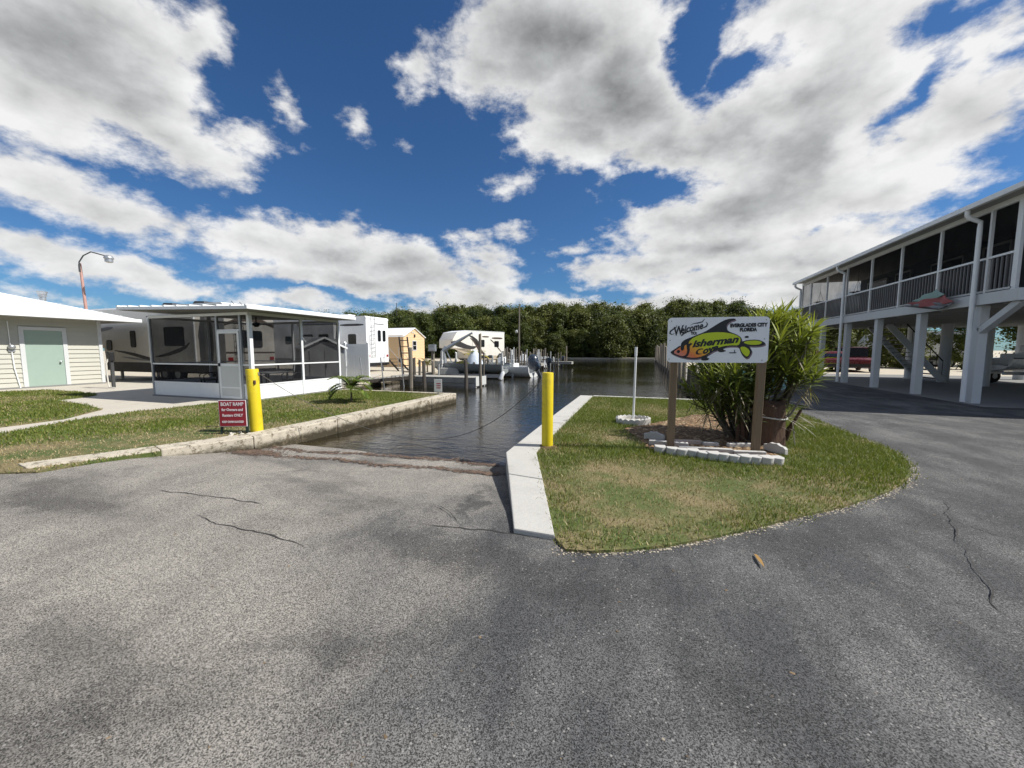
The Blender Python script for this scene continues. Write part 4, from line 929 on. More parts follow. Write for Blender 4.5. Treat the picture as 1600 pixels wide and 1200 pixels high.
scr('screen', [(-L_,.003,KH),(d0,.003,KH),(d0,.003,PH),(-L_,.003,PH)]); scr('screen', [(d1,.003,KH),(0,.003,KH),(0,.003,PH),(d1,.003,PH)]); scr('screen', [(d0,.003,2.10),(d1,.003,2.10),(d1,.003,PH),(d0,.003,PH)])
scr('screen', [(.003,0,KH),(.003,1.78,KH),(.003,1.78,PH),(.003,0,PH)]); scr('screen', [(.003,1.78,KH),(.003,Wd,KH),(.003,Wd,PH),(.003,1.78,PH)])
scr('screen', [(-L_,Wd,KH),(0,Wd,KH),(0,Wd,PH),(-L_,Wd,PH)]); scr('screen', [(-L_,0,KH),(-L_,Wd,KH),(-L_,Wd,PH),(-L_,0,PH)])
dr = MB(); 
for (a, b, z0, z1) in ((d0,d0+.07,.05,2.06),(d1-.07,d1,.05,2.06),(d0+.07,d1-.07,1.99,2.06),(d0+.07,d1-.07,1.02,1.10),(d0+.07,d1-.07,.36,.40),(d0+.07,d1-.07,.05,.12)): dr.box(a,b,-.05,-.02,z0,z1)
dr = dr.build('screen_door', 'white_alum', po, bevel=.003)
mat('grey_sheet', (.55,.57,.57), .45, .05, 3, dirt=.2, dirtcol=(.4,.4,.38)); MB().box(d0+.07,d1-.07,-.042,-.030,.12,1.02).build('door_panel', 'grey_sheet', dr)
MB().add([(d0+.07,-.036,1.10),(d1-.07,-.036,1.10),(d1-.07,-.036,1.99),(d0+.07,-.036,1.99)], [(0,1,2,3)]).build('door_screen', 'screen', dr); MB().cbox((d0+.06,-.075,1.06),(.025,.05,.10)).build('door_handle', 'black', dr)
MB().box(d0-.01,d1+.01,-.03,.03,2.065,2.11).build('header', 'white_alum', po)
# roof: ribbed insulated panels sloping to the canal
rx0, rx1, ry0, ry1 = -L_-.40, .70, -.62, Wd+.10; zr0, zr1 = 2.76, 2.60
mb = MB(); mb.add([(rx0,ry0,zr0),(rx1,ry0,zr1),(rx1,ry1,zr1),(rx0,ry1,zr0),(rx0,ry0,zr0+.09),(rx1,ry0,zr1+.09),(rx1,ry1,zr1+.09),(rx0,ry1,zr0+.09)], [(3,2,1,0),(4,5,6,7),(0,1,5,4),(1,2,6,5),(2,3,7,6),(3,0,4,7)])
rf = mb.build('roof', 'white_alum', po)
for k in range(11):
    x = rx0+.02+(rx1-rx0-.04)*k/10; z = zr0+(zr1-zr0)*(x-rx0)/(rx1-rx0)+.09; MB().box(x-.03,x+.03,ry0+.01,ry1-.01,z-.002,z+.045).build('roof_rib', 'white_alum', rf)
mb = MB(); mb.add([(rx0+.02,ry0+.02,zr0-.012),(rx1-.02,ry0+.02,zr1-.012),(rx1-.02,ry1-.02,zr1-.012),(rx0+.02,ry1-.02,zr0-.012)], [(0,1,2,3)]); mb.build('ceiling', 'porch_underside_shade', po)  # dark sheet below the white roof: the underside's shade put into its colour
MB().bar((rx1+.03,ry0,zr1+.055),(rx1+.03,ry1,zr1+.055),.06,.10).build('gutter', 'white_alum', po, bevel=.01)
# ceiling fan and furniture inside
cf = thing('ceiling_fan', 'dark ceiling fan hanging under the screened porch roof', 'fan', (PX1-1.9, PY0+1.7, 2.36)); MB().lathe([(.02,.28),(.02,.1),(.11,.08),(.12,0),(.05,-.06)], n=12).build('motor', 'black', cf, smooth=True)
for k in range(5):
    a = k*2*math.pi/5+.3; MB().bar((.1*math.cos(a),.1*math.sin(a),.03),(.62*math.cos(a),.62*math.sin(a),.03),.13,.012).build('blade', 'black', cf)
def patio_table(loc, label, top, mt):
    t = thing('patio_table', label, 'table', loc); MB().box(-top[0]/2,top[0]/2,-top[1]/2,top[1]/2,.72,.75).build('tabletop', mt, t, bevel=.006)
    for sx_ in (-1,1):
        for sy_ in (-1,1): MB().bar((sx_*(top[0]/2-.06),sy_*(top[1]/2-.06),0),(sx_*(top[0]/2-.06),sy_*(top[1]/2-.06),.72),.04,.04).build('leg', 'dark_grey', t)
    return t
patio_table((PX1-.95, PY0+1.15, .036), 'grey topped patio table standing inside the screened porch', (1.3,.8), 'grey_alum'); patio_table((PX1-3.3, PY0+2.4, .036), 'dark patio table at the back of the screened porch', (1.1,.7), 'dark_grey')
def chair(loc, rz, label):
    t = thing('patio_chair', label, 'chair', loc, rz)
    MB().box(-.24,.24,-.24,.24,.41,.45).build('seat', 'dark_grey', t, bevel=.01); MB().bar((0,.23,.45),(0,.33,.95),.46,.035,(0,1,0)).build('backrest', 'dark_grey', t, bevel=.008)
    for sx_ in (-1,1):
        for sy_ in (-1,1): MB().bar((sx_*.22,sy_*.22,0),(sx_*.22,sy_*.22,.42),.035,.035).build('leg', 'black', t)
        MB().tube([(sx_*.26,.25,.66),(sx_*.27,-.1,.68),(sx_*.26,-.24,.6),(sx_*.24,-.24,.42)], .014, 6).build('armrest', 'black', t)
chair((PX1-2.2, PY0+1.2, .036), R(100), 'dark patio chair facing the grey topped porch table'); chair((PX1-.9, PY0+2.2, .036), R(0), 'dark patio chair behind the grey topped porch table'); chair((PX1-3.6, PY0+1.2, .036), R(-20), 'dark patio chair near the street side of the porch')

# travel trailers -------------------------------------------------------------------
def rv(name, label, loc, rz, Ln, Ht, body, accent, dark, side=1, ladder=True, slides=(), stripes=(), wins=(), door_at=None, acs=(), mirror_side=None):
    """local: x from the rear (0) to the front, y across, side=+1 is the decorated side at y=+W/2"""
    Wd_ = 2.44; t = thing(name, label, 'trailer', loc, rz); z0 = .62
    prof = [(0,z0),(0,Ht-.12),(.10,Ht),(Ln-1.6,Ht),(Ln-.5,Ht-.22),(Ln,Ht-.95),(Ln+.02,1.75),(Ln-2.3,1.62),(Ln-2.45,z0)]
    MB().prism(prof, -Wd_/2, Wd_/2, 'y').build('body', body, t, bevel=.05, smooth=True)
    for s_ in (-1,1): MB().box(.02,Ln-2.5,s_*Wd_/2-(.012 if s_ > 0 else .012),s_*Wd_/2+.012,z0-.12,z0+.30).build('skirt', dark, t)
    MB().prism([(-.015,Ht-.16),(-.015,Ht-.06),(.10,Ht+.025),(Ln-1.6,Ht+.025),(Ln-.5,Ht-.19),(Ln-.5,Ht-.25),(Ln-1.62,Ht-.05),(.12,Ht-.05)], -Wd_/2-.015, Wd_/2+.015, 'y').build('roof_edge', 'white_alum', t)
    y_ = side*(Wd_/2)
    for (xa, xb, za, zb) in slides:
        so_ = MB().box(xa,xb,min(y_-.05*side,y_+.42*side),max(y_-.05*side,y_+.42*side),za,zb).build('slide_out', body, t, bevel=.02)
        for (a, b) in ((xa-.03,xa+.03),(xb-.03,xb+.03)): MB().box(a,b,min(y_+.38*side,y_+.44*side),max(y_+.38*side,y_+.44*side),za-.02,zb+.03).build('slide_trim', 'white_alum', so_)
        MB().box(xa-.04,xb+.04,min(y_,y_+.46*side),max(y_,y_+.46*side),zb+.005,zb+.07).build('slide_awning', dark, so_)
    def onside(xa): return .42 if any(a <= xa <= b for a, b, _, _ in slides) else 0.0
    for (xa, xb, za, zb) in wins:
        off = onside((xa+xb)/2); ya, yb = y_+(off-.01)*side, y_+(off+.022)*side
        wn = MB().prism(rrect(xa,xb,za,zb,.08,4), min(ya,yb), max(ya,yb), 'y').build('window', 'glass_dark', t)
        ya, yb = y_+(off-.01)*side, y_+(off+.012)*side; MB().prism(rrect(xa-.04,xb+.04,za-.04,zb+.04,.10,4), min(ya,yb), max(ya,yb), 'y').build('window_frame', 'black', wn)
    for (pts, mt2) in stripes:
        mxx = sum(q_[0] for q_ in pts)/len(pts); off = onside(mxx); ya, yb = y_+(off-.005)*side, y_+(off+.007)*side
        MB().prism(smooth_poly(pts, 1), min(ya,yb), max(ya,yb), 'y').build('stripe', mt2, t)
    if door_at:
        xa, xb = door_at; ya, yb = y_-.01*side, y_+.03*side; d_ = MB().prism(rrect(xa,xb,z0+.02,z0+1.95,.07,4), min(ya,yb), max(ya,yb), 'y').build('door', body, t)
        MB().prism(rrect(xa+.16,xb-.16,z0+1.05,z0+1.75,.06,4), min(ya,yb)-.004, max(ya,yb)+.004, 'y').build('door_window', 'glass_dark', d_); MB().cbox((xb-.08,y_+.04*side,z0+.95),(.05,.05,.14)).build('door_handle', 'black', d_)
    for xw in (Ln*.30, Ln*.30+.92):
        for s_ in (-1,1):
            wh = MB(); wh.lathe([(.20,-.11),(.36,-.10),(.385,-.05),(.385,.05),(.36,.10),(.20,.11)], n=20); w1_ = wh.build('wheel', 'rubber', t, smooth=True); w1_.matrix_local = Matrix.Translation((xw,s_*(Wd_/2-.14),.385)) @ Matrix.Rotation(math.pi/2,4,'X')
            MB().lathe([(.03,-.12),(.19,-.118),(.19,.118),(.03,.12)], n=14).build('rim', 'galv', w1_, smooth=True)
            MB().prism([(xw-.5,.62),(xw-.42,.86),(xw-.2,.97),(xw+.2,.97),(xw+.42,.86),(xw+.5,.62)], s_*Wd_/2-.06, s_*Wd_/2+.018, 'y').build('wheel_arch', 'black', t)
    MB().box(.0,Ln-2.5,-1.0,1.0,.42,.63).build('chassis', 'black', t); MB().box(-.10,-.02,-1.15,1.15,.46,.60).build('bumper', 'black', t)
    for s_ in (-1,1): MB().cbox((Ln-2.8,s_*.8,.3),(.10,.10,.62)).build('landing_leg', 'galv', t); MB().cbox((.3,s_*.9,.25),(.08,.08,.5)).build('stabiliser', 'galv', t)
    for xa in acs: MB().prism([(xa-.45,0),(xa-.40,.26),(xa+.3,.30),(xa+.5,.12),(xa+.5,0)], -.36, .36, 'y').build('air_conditioner', 'white_plastic' if body != 'rv_beige' or xa > Ln*.6 else 'black', t, bevel=.05, loc=(0,0,Ht+.005))
    for s_ in (-1,1):
        MB().cbox((-.012,s_*1.02,1.12),(.03,.22,.16)).build('tail_light', 'red_lens', t, bevel=.01)
    if ladder:
        lb = MB(); xs_ = -.09
        for s_ in (0,.38): lb.tube([(xs_,.42+s_,1.0),(xs_,.42+s_,Ht),(.05,.42+s_,Ht+.12)], .014, 6)
        for k in range(8): lb.tube([(xs_,.42,1.12+k*.30),(xs_,.80,1.12+k*.30)], .013, 6)
        lb.build('ladder', 'dark_grey', t)
    return t
# A: fifth wheel behind the house and porch (side in the shade, rear lit)
rA = rv('travel_trailer', 'grey and beige fifth wheel trailer with dark swooshes behind the screened porch', (-17.6, 13.45, -.03), math.pi, 11.2, 3.62, 'rv_beige', 'rv_dark', 'rv_dark', 1,
   slides=((1.3,4.4,.95,3.05),), wins=((2.0,3.3,1.75,2.55),(6.25,6.62,1.7,2.45),(8.2,8.6,1.55,2.0)), acs=(2.9,5.2,8.6),
   stripes=(([(1.5,1.95),(2.0,1.70),(3.4,1.35),(4.3,1.20),(3.3,1.22),(2.0,1.50)], 'rv_dark'), ([(4.7,1.05),(5.4,1.20),(6.8,1.45),(8.4,1.55),(6.8,1.30),(5.4,1.02)], 'rv_dark'), ([(4.8,.98),(6.2,1.15),(7.8,1.22),(6.2,1.02)], 'rv_grey'), ([(4.5,.95),(4.85,.95),(4.85,3.1),(4.5,3.1)], 'rv_dark'), ([(.75,.95),(1.15,.95),(1.15,3.1),(.75,3.1)], 'rv_dark'), ([(8.0,2.75),(9.5,2.6),(11.0,2.2),(9.4,2.42),(8.0,2.60)], 'rv_grey')))
for (y0_, y1_, z0_, z1_) in ((-.55,.55,1.65,2.45),): 
    w_ = MB().prism(rrect(y0_,y1_,z0_,z1_,.1,4), -.03, .005, 'x').build('rear_window', 'glass_dark', rA)
for pts in ([(-1.2,2.75),(-.6,3.0),(.6,3.0),(1.2,2.75),(1.2,2.62),(.55,2.86),(-.55,2.86),(-1.2,2.62)], [(-1.2,1.45),(1.2,1.45),(1.2,1.38),(-1.2,1.38)]): MB().prism(pts, -.012, .004, 'x').build('rear_stripe', 'rv_brown', rA)
# a power pedestal in front of it
pdl = thing('power_pedestal', 'black power pedestal with pale cable beside the house corner', 'power pedestal', (*G(178,606), 0)); MB().cbox((0,0,.6),(.09,.09,1.2)).build('post', 'dark_grey', pdl); MB().cbox((0,-.02,1.25),(.22,.16,.36)).build('box', 'black', pdl, bevel=.02)
MB().tube([(0,-.1,1.15),(.02,-.18,.95),(-.05,-.15,.5),(.12,-.2,.05),(.3,-.1,.02)], .025, 6).build('cable', 'rope', pdl, smooth=True)
# B/C: white fifth wheel, rear with ladder towards the canal
rC = rv('travel_trailer', 'white fifth wheel trailer with black rear ladder next to the cream shed', (-18.0, 23.25, -.03), math.pi, 11.5, 3.85, 'rv_white', 'rv_dark', 'rv_grey', 1,
   slides=((2.4,5.6,1.0,3.3),), wins=((2.9,3.7,1.9,2.6),(4.3,5.1,1.9,2.6),(.9,1.5,1.9,2.6),(6.6,7.3,2.0,2.5)), acs=(2.6,6.2), stripes=(([(.2,3.35),(2.2,3.35),(2.2,3.20),(.2,3.20)], 'rv_dark'), ([(.1,1.3),(1.5,1.5),(2.3,1.6),(1.5,1.38)], 'rv_grey')))
for (a, b) in ((-.32,.02),(-.86,-.52)): MB().prism(rrect(a,b,2.15,2.95,.10,4), -.03, .004, 'x').build('rear_window', 'glass_dark', rC)
MB().prism(rrect(-.95,.05,1.0,3.2,.06,4), -.014, .003, 'x').build('rear_door', 'rv_white', rC); MB().prism([(-.7,3.42),(.3,3.42),(.3,3.36),(-.7,3.36)], -.012, .003, 'x').build('rear_stripe', 'rv_grey', rC)
MB().tube([(-2,.5,3.86),(-2,.5,4.75)], .02, 6).build('antenna', 'dark_grey', rC)
stp = thing('entry_steps', 'black folding steps with thin handrails below the white trailer', 'steps', (-17.5, 24.4, -.03), R(-20))
for k in range(4): MB().box(.28*k,.28*k+.30,-.4,.4,.85-.22*k,.89-.22*k).build('tread', 'black', stp)
for s_ in (-1,1): MB().bar((0,s_*.42,.80),(1.15,s_*.42,.05),.03,.14).build('stringer', 'black', stp); MB().tube([(0,s_*.42,.8),(0,s_*.42,1.7),(1.1,s_*.42,.95),(1.1,s_*.42,.1)], .018, 6).build('handrail', 'galv', stp)
# vinyl privacy fence, white ---------------------------------------------------------------
fA, fB = Vector((-14.9,14.2,0)), Vector((-12.6,15.6,0))
fA = Vector((*G(537,596), 0)); fB = Vector((*G(575,590), 0)); fA = onY(505, 560, 15.6); fA.z = 0; fB = onY(575, 560, 16.1); fB.z = 0
fn = thing('vinyl_fence', 'solid white vinyl privacy fence between porch and canal bank', 'fence', tuple(fA), math.atan2((fB-fA).y, (fB-fA).x)); FL = (fB-fA).length
for k in range(3): x = FL*k/2; MB().cbox((x,0,.93),(.12,.12,1.86)).build('post', 'white_plastic', fn, bevel=.008); MB().lathe([(.085,1.86),(.085,1.885),(.01,1.94)], (x,0,0), 4).build('post_cap', 'white_plastic', fn)
for k in range(2):
    a = FL*k/2+.061; b = FL*(k+1)/2-.061
    for z0_, z1_ in ((.06,.18),(1.20,1.30),(1.68,1.80)): MB().box(a,b,-.03,.03,z0_,z1_).build('rail', 'white_plastic', fn)
    nb = 8; 
    for j in range(nb): x = a+(b-a)*j/nb; MB().box(x+.003,x+(b-a)/nb-.003,-.017,.017,.181,1.199).build('plank', 'white_plastic', fn)
    MB().box(a,b,-.015,.015,1.301,1.679).build('top_panel', 'white_plastic', fn)
# grey resin sheds behind the porch ------------------------------------------------------------
def gshed(loc, rz, w, d, h, label):
    t = thing('resin_shed', label, 'shed', loc, rz); MB().prism([(-w/2,0),(w/2,0),(w/2,h*.78),(0,h),(-w/2,h*.78)], 0, d, 'y').build('walls', 'shed_grey', t)
    for s_ in (-1,1): MB().bar((s_*(w/2+.08)/2,-.12,h*.89+.03),(s_*(w/2+.08)/2,d+.12,h*.89+.03),math.hypot(w/2+.1,h*.22)+.02,.05,(s_*h*.22,0,w/2)).build('roof_panel', 'rv_grey', t)
    for s_ in (-1,1): MB().box(min(0.01*s_,s_*w*.36),max(.01*s_,s_*w*.36),-.035,-.005,.06,h*.74).build('door', 'shed_grey', t, bevel=.006)
    for s_ in (-1,1): MB().bar((0,-.13,h+.05),(s_*(w/2+.12),-.13,h*.78+.01),.03,.08,(0,0,1)).build('barge_trim', 'white_plastic', t)
    MB().cbox((.05,-.05,h*.4),(.03,.03,.2)).build('handle', 'black', t)
gshed((*onY(478, 560, 14.2)[:2], 0), R(-25), 1.5, 1.2, 2.05, 'small grey resin shed with white gable trim behind the porch'); gshed((*onY(507, 560, 13.6)[:2], 0), R(60), 1.7, 1.3, 2.0, 'larger grey resin shed with double doors beside the vinyl fence')
# cream shed --------------------------------------------------------------------------------------
cs = thing('cream_shed', 'tall cream lap sided shed with small window beside the white trailer', 'shed', (-20.2, 29.6, -.03)); w_, d_, e_, r_ = 3.5, 2.9, 2.75, 3.55
MB().prism([(0,0),(w_,0),(w_,e_),(w_/2,r_),(0,e_)], -d_, -.02, 'x').build('walls', 'shed_side', cs)
for k in range(23):
    z = k*.15; a, b = (0, w_) if z < e_-.1 else ((z+.15-e_)/(r_-e_)*w_/2, w_-(z+.15-e_)/(r_-e_)*w_/2)
    if b-a > .2: MB().add([(-.02,a,z),(.02,a,z),(.0,a,z+.148),(-.02,a,z+.148),(-.02,b,z),(.02,b,z),(.0,b,z+.148),(-.02,b,z+.148)], [(0,1,2,3),(7,6,5,4),(0,4,5,1),(1,5,6,2),(2,6,7,3),(3,7,4,0)]).build('siding_board', 'shed_cream', cs)
    if z < e_: MB().box(-d_,-.03,-.022,-.001,z+.012,z+.148).build('siding_board', 'shed_cream', cs)
for s_ in (0,1): MB().add([(.12,w_/2,r_+.06),(-d_-.1,w_/2,r_+.06),(-d_-.1,-.12+s_*(w_+.24),e_),(.12,-.12+s_*(w_+.24),e_),(.12,w_/2,r_+.0),(-d_-.1,w_/2,r_),(-d_-.1,-.12+s_*(w_+.24),e_-.06),(.12,-.12+s_*(w_+.24),e_-.06)], [(0,1,2,3),(7,6,5,4),(0,3,7,4),(1,2,6,5),(3,2,6,7),(0,1,5,4)]).build('roof_panel', 'roof_white', cs)
wn = MB().box(.01,.04,1.45,2.0,1.55,2.35).build('window', 'glass_dark', cs)
for (a, b, z0_, z1_) in ((1.38,1.45,1.5,2.4),(2.0,2.07,1.5,2.4),(1.45,2.0,2.35,2.42),(1.45,2.0,1.48,1.55),(1.45,2.0,1.93,1.97)): MB().box(.012,.05,a,b,z0_,z1_).build('window_frame', 'white_paint', wn)
MB().cbox((.05,1.75,2.85),(.10,.16,.24)).build('wall_lamp', 'black', cs, bevel=.02); MB().cbox((.04,1.5,3.15),(.03,.5,.05)).build('name_plate', 'weathered_white', cs)
# D: far fifth wheel, sunlit cream with brown swooshes
dp = at(777, 563, 45.0); dq = at(697, 563, 40.0); dang = math.atan2((dq-dp).y, (dq-dp).x)
rD = rv('travel_trailer', 'cream fifth wheel trailer with curved brown swooshes behind the boat lifts', (dp.x, dp.y, -.03), dang, (Vector(dq[:2])-Vector(dp[:2])).length*1.0, 3.55, 'rv_cream', 'rv_brown', 'rv_tan', 1, ladder=False,
   wins=((.9,1.5,1.9,2.5),(3.0,3.4,1.9,2.6)), stripes=(([(.2,1.1),(1.0,1.9),(1.8,2.6),(2.3,2.75),(1.5,2.2),(.8,1.5)], 'rv_brown'), ([(2.6,1.0),(3.2,1.3),(3.8,2.2),(5.2,3.0),(4.3,2.2),(3.7,1.2)], 'rv_brown'), ([(3.9,1.95),(5.0,1.95),(6.6,2.55),(7.7,2.3),(6.2,1.75),(4.6,1.55)], 'rv_dark'), ([(2.5,.95),(4.6,1.1),(7.0,1.7),(7.0,1.64),(4.7,.8),(2.6,.8)], 'rv_tan'), ([(3.4,2.0),(4.2,2.9),(5.6,3.25),(4.6,2.75),(3.9,1.9)], 'rv_dark'), ([(.3,2.95),(1.9,2.95),(1.9,2.75),(.3,2.75)], 'rv_brown'), ([(2.3,3.05),(3.3,3.05),(3.3,2.9),(2.3,2.9)], 'rv_brown')), acs=())
# ================================================================== RIGHT SIDE: stilt house
HX = 8.88; HY0, HY1 = 13.05, 27.0; SB, ST = 2.72, 3.02; EV = 5.29
sh = thing('stilt_house', 'white two storey stilt house with screened upper porch and open carport', 'house', (HX, 0, 0))
DX = 10.0                                       # depth of the building
struct(sheet('carport_slab', [[(HX-.35,13.4),(HX+16,13.4),(HX+16,29.5),(HX-.35,29.5)]], .012, 'slab'))
py_ = [14.36, 16.72, 19.20, 21.62, 24.15, 26.75]
for i, y in enumerate(py_):
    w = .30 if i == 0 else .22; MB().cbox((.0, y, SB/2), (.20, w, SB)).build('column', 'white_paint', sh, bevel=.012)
for x, ys in ((4.5, (15.2,17.6,21.2,23.4,25.8)), (9.2, (14.5,18.5,22.5,26.5))):
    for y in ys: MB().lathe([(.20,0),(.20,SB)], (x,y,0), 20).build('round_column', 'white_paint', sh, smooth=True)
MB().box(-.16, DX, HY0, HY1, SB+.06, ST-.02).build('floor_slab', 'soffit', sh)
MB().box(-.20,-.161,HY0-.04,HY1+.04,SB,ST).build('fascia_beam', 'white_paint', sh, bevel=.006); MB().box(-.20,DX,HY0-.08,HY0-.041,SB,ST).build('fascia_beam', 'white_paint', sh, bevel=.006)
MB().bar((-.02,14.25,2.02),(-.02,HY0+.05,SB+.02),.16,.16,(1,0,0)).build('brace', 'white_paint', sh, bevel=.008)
for k in range(13): y = HY0+.6+k*1.1; MB().box(.0,DX-.05,y-.03,y+.03,SB-.03,SB+.058).build('joist_strip', 'soffit', sh)
# upper screened porch
up_px = [1595,1550,1473,1413,1367,1329,1298,1273,1253]; ups = [max(HY0+.06, min(HY1-.05, onX(x, 420, HX).y)) for x in up_px]
for i, y in enumerate(ups): MB().cbox((-.08,y,(ST+EV)/2),(.07,.14 if i == 0 else .065,EV-ST)).build('porch_post', 'white_alum', sh)
RZ = 3.96
for a, b in zip(ups[:-1], ups[1:]):
    MB().bar((-.09,a+.04,RZ),(-.09,b-.04,RZ),.06,.055).build('rail', 'white_alum', sh); MB().bar((-.09,a+.04,ST+.06),(-.09,b-.04,ST+.06),.05,.05).build('rail', 'weathered_white', sh)
    k = max(2, int(round((b-a)/.135)))
    for j in range(1, k): y = a+(b-a)*j/k; MB().cbox((-.085,y,(ST+RZ)/2+.02),(.035,.036,RZ-ST-.10)).build('baluster', 'baluster_grey', sh)
    MB().add([(-.05,a,ST),(-.05,b,ST),(-.05,b,EV),(-.05,a,EV)], [(0,1,2,3)]).build('screen', 'screen_dense', sh)
MB().add([(-.05,HY0+.02,ST),(DX,HY0+.02,ST),(DX,HY0+.02,EV),(-.05,HY0+.02,EV)], [(0,1,2,3)]).build('screen', 'screen_dense', sh)
for x in (1.2,2.5): MB().cbox((x,HY0+.0,(ST+EV)/2),(.08,.07,EV-ST)).build('porch_post', 'white_alum', sh)
MB().bar((.0,HY0-.01,RZ),(2.6,HY0-.01,RZ),.05,.055).build('rail', 'white_alum', sh)
MB().box(-.12,-.04,HY0,HY1,EV-.10,EV+.04).build('porch_header', 'white_alum', sh)
wl = MB().box(2.6,DX-.1,HY0+.6,HY1-.1,ST,EV+.2).build('house_wall', 'wall_dark', sh)
for (y0_, y1_, z0_, z1_, k) in ((14.6,16.0,3.9,5.0,'w'),(17.6,18.6,3.05,5.05,'d'),(19.6,21.2,3.9,5.0,'w'),(22.6,23.6,3.05,5.05,'d'),(24.4,26.0,3.9,5.0,'w')):
    wn = MB().box(2.56,2.60,y0_,y1_,z0_,z1_).build('window' if k == 'w' else 'door', 'glass_dark' if k == 'w' else 'wall_dark', sh)
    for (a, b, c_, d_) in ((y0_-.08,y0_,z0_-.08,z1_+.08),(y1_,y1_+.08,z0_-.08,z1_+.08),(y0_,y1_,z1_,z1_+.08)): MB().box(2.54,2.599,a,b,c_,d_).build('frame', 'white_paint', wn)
# low roof with gutter
ex = -.55; ry0, ry1 = HY0-.67, HY1-.10; mb = MB(); hx = (DX-ex+.5)/2; rzz = EV+.18+.16*hx
mb.add([(ex,ry0,EV+.10),(DX+.5,ry0,EV+.10),(DX+.5,ry1,EV+.10),(ex,ry1,EV+.10),(ex+hx,ry0+hx*.7,rzz),(ex+hx,ry1-hx*.7,rzz)], [(0,3,5,4),(1,0,4),(2,1,4,5),(3,2,5),(0,1,2,3)]); mb.build('roof', 'roof_white', sh)
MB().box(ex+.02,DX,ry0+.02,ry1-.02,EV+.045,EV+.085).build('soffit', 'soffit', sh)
MB().box(ex-.09,ex+.02,ry0,ry1,EV-.02,EV+.115).build('gutter', 'white_alum', sh, bevel=.015); MB().box(ex+.021,DX,ry0-.03,ry0+.02,EV-.02,EV+.112).build('fascia', 'white_alum', sh)
def spout(px, foot, label=None):
    y = min(onX(px, 420, HX-.25).y, ry1-.25); pts = [(ex-.02,y,EV-.0),(ex-.02,y,EV-.14),(ex+.05,y,EV-.22),(-.28,y,EV-.34),(-.28,y,EV-.5),(-.28,y,foot)]
    MB().tube(pts, .055, 10).build('downspout', 'white_alum', sh, smooth=True)
spout(1527, .05); spout(1322, .05); spout(1251, 2.6)
# stairs
tx0, tx1, sy0, sy1 = 2.0, 4.1, 23.0, 24.5
for k in range(13): t_ = k/12.5; MB().box(tx0+(tx1-tx0)*(1-t_)-.02,tx0+(tx1-tx0)*(1-t_)+.24,sy0,sy1,.16+t_*2.5,.20+t_*2.5).build('stair_tread', 'dark_grey', sh)
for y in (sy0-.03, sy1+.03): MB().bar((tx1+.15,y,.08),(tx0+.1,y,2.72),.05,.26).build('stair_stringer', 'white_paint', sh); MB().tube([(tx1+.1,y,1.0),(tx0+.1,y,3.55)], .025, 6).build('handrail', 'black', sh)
for k in range(9): t_ = k/9; MB().tube([(tx1+.1+(tx0-tx1)*t_,sy0-.03,.2+2.5*t_),(tx1+.1+(tx0-tx1)*t_,sy0-.03,1.0+2.5*t_)], .012, 5).build('stair_baluster', 'black', sh)
# ground-floor back wall with storage
MB().box(12.2,12.4,13.4,17.5,.012,SB+.05).build('store_wall', 'yellow_wall', sh); MB().box(9.0,9.2,12.9,14.2,.012,SB).build('store_wall', 'blue_paint', sh)
# hanging baskets and things on the porch
for px in (1284,1342):
    q_ = onX(px, 430, HX+.7); hb = thing('hanging_basket', 'dark hanging plant basket under the eaves at the far porch bay' if px < 1300 else 'dark hanging plant basket behind the second downspout of the stilt house', 'basket', (q_.x, q_.y, 4.05)); MB().lathe([(.10,0),(.18,.16),(.19,.17)], n=12).build('pot', 'black', hb, smooth=True)
    for k in range(3): a = k*2.1; MB().tube([(.18*math.cos(a),.18*math.sin(a),.17),(0,0,.75)], .006, 4).build('wire', 'black', hb)
    MB().tube([(0,0,.75),(0,0,1.25)], .006, 4).build('hook', 'black', hb); V, T, Cc = [], [], []
    for k in range(60): a = random.uniform(0,6.28); leaf(V, T, Cc, Vector((.08*math.cos(a),.08*math.sin(a),.16)), Vector((math.cos(a),math.sin(a),.6)).normalized(), Vector((0,0,1)), .28, .05, .35, (.05,.07,.02))
    stuff(link('foliage', npmesh('foliage', V, T, Cc), 'strap', hb))
# cloth banner over the beam
q0 = onX(1413, 478, HX-.3); q1 = onX(1495, 472, HX-.3); q2 = onX(1466, 452, HX-.3); bn = thing('banner', 'crumpled teal and red cloth fish banner hanging on the porch beam', 'banner', tuple(q1))
def cloth(nm, pts, mt, amp):
    mb = MB(); P3 = [Vector(p_)-q1 for p_ in pts]; n_ = 10; vs = []; fs = []
    for i in range(n_+1):
        for j in range(n_+1):
            u, v_ = i/n_, j/n_; p_ = P3[0].lerp(P3[1], u).lerp(P3[3].lerp(P3[2], u), v_); p_.x += amp*math.sin(u*9+v_*4)-amp*1.5; p_.z += .02*math.sin(u*14); vs.append(tuple(p_))
    for i in range(n_):
        for j in range(n_): a = i*(n_+1)+j; fs.append((a,a+1,a+n_+2,a+n_+1))
    mb.add(vs, fs); o = mb.build(nm, mt, bn, smooth=True); md = o.modifiers.new('s', 'SOLIDIFY'); md.thickness = .004; return o
a_, b_, c2 = q0, q1, q2; lo = onX(1470, 483, HX-.3)
cloth('cloth_top', [a_.lerp(c2,.3), c2, b_.lerp(c2,.55), a_.lerp(b_,.45)+Vector((0,0,.05))], 'banner_teal', .03)
cloth('cloth_middle', [a_.lerp(c2,.15), b_.lerp(c2,.5), b_, a_.lerp(lo,.6)], 'banner_red', .045); cloth('cloth_edge', [a_, a_.lerp(b_,.6)+Vector((0,0,.03)), b_+Vector((0,0,-.04)), lo], 'banner_grey', .035)
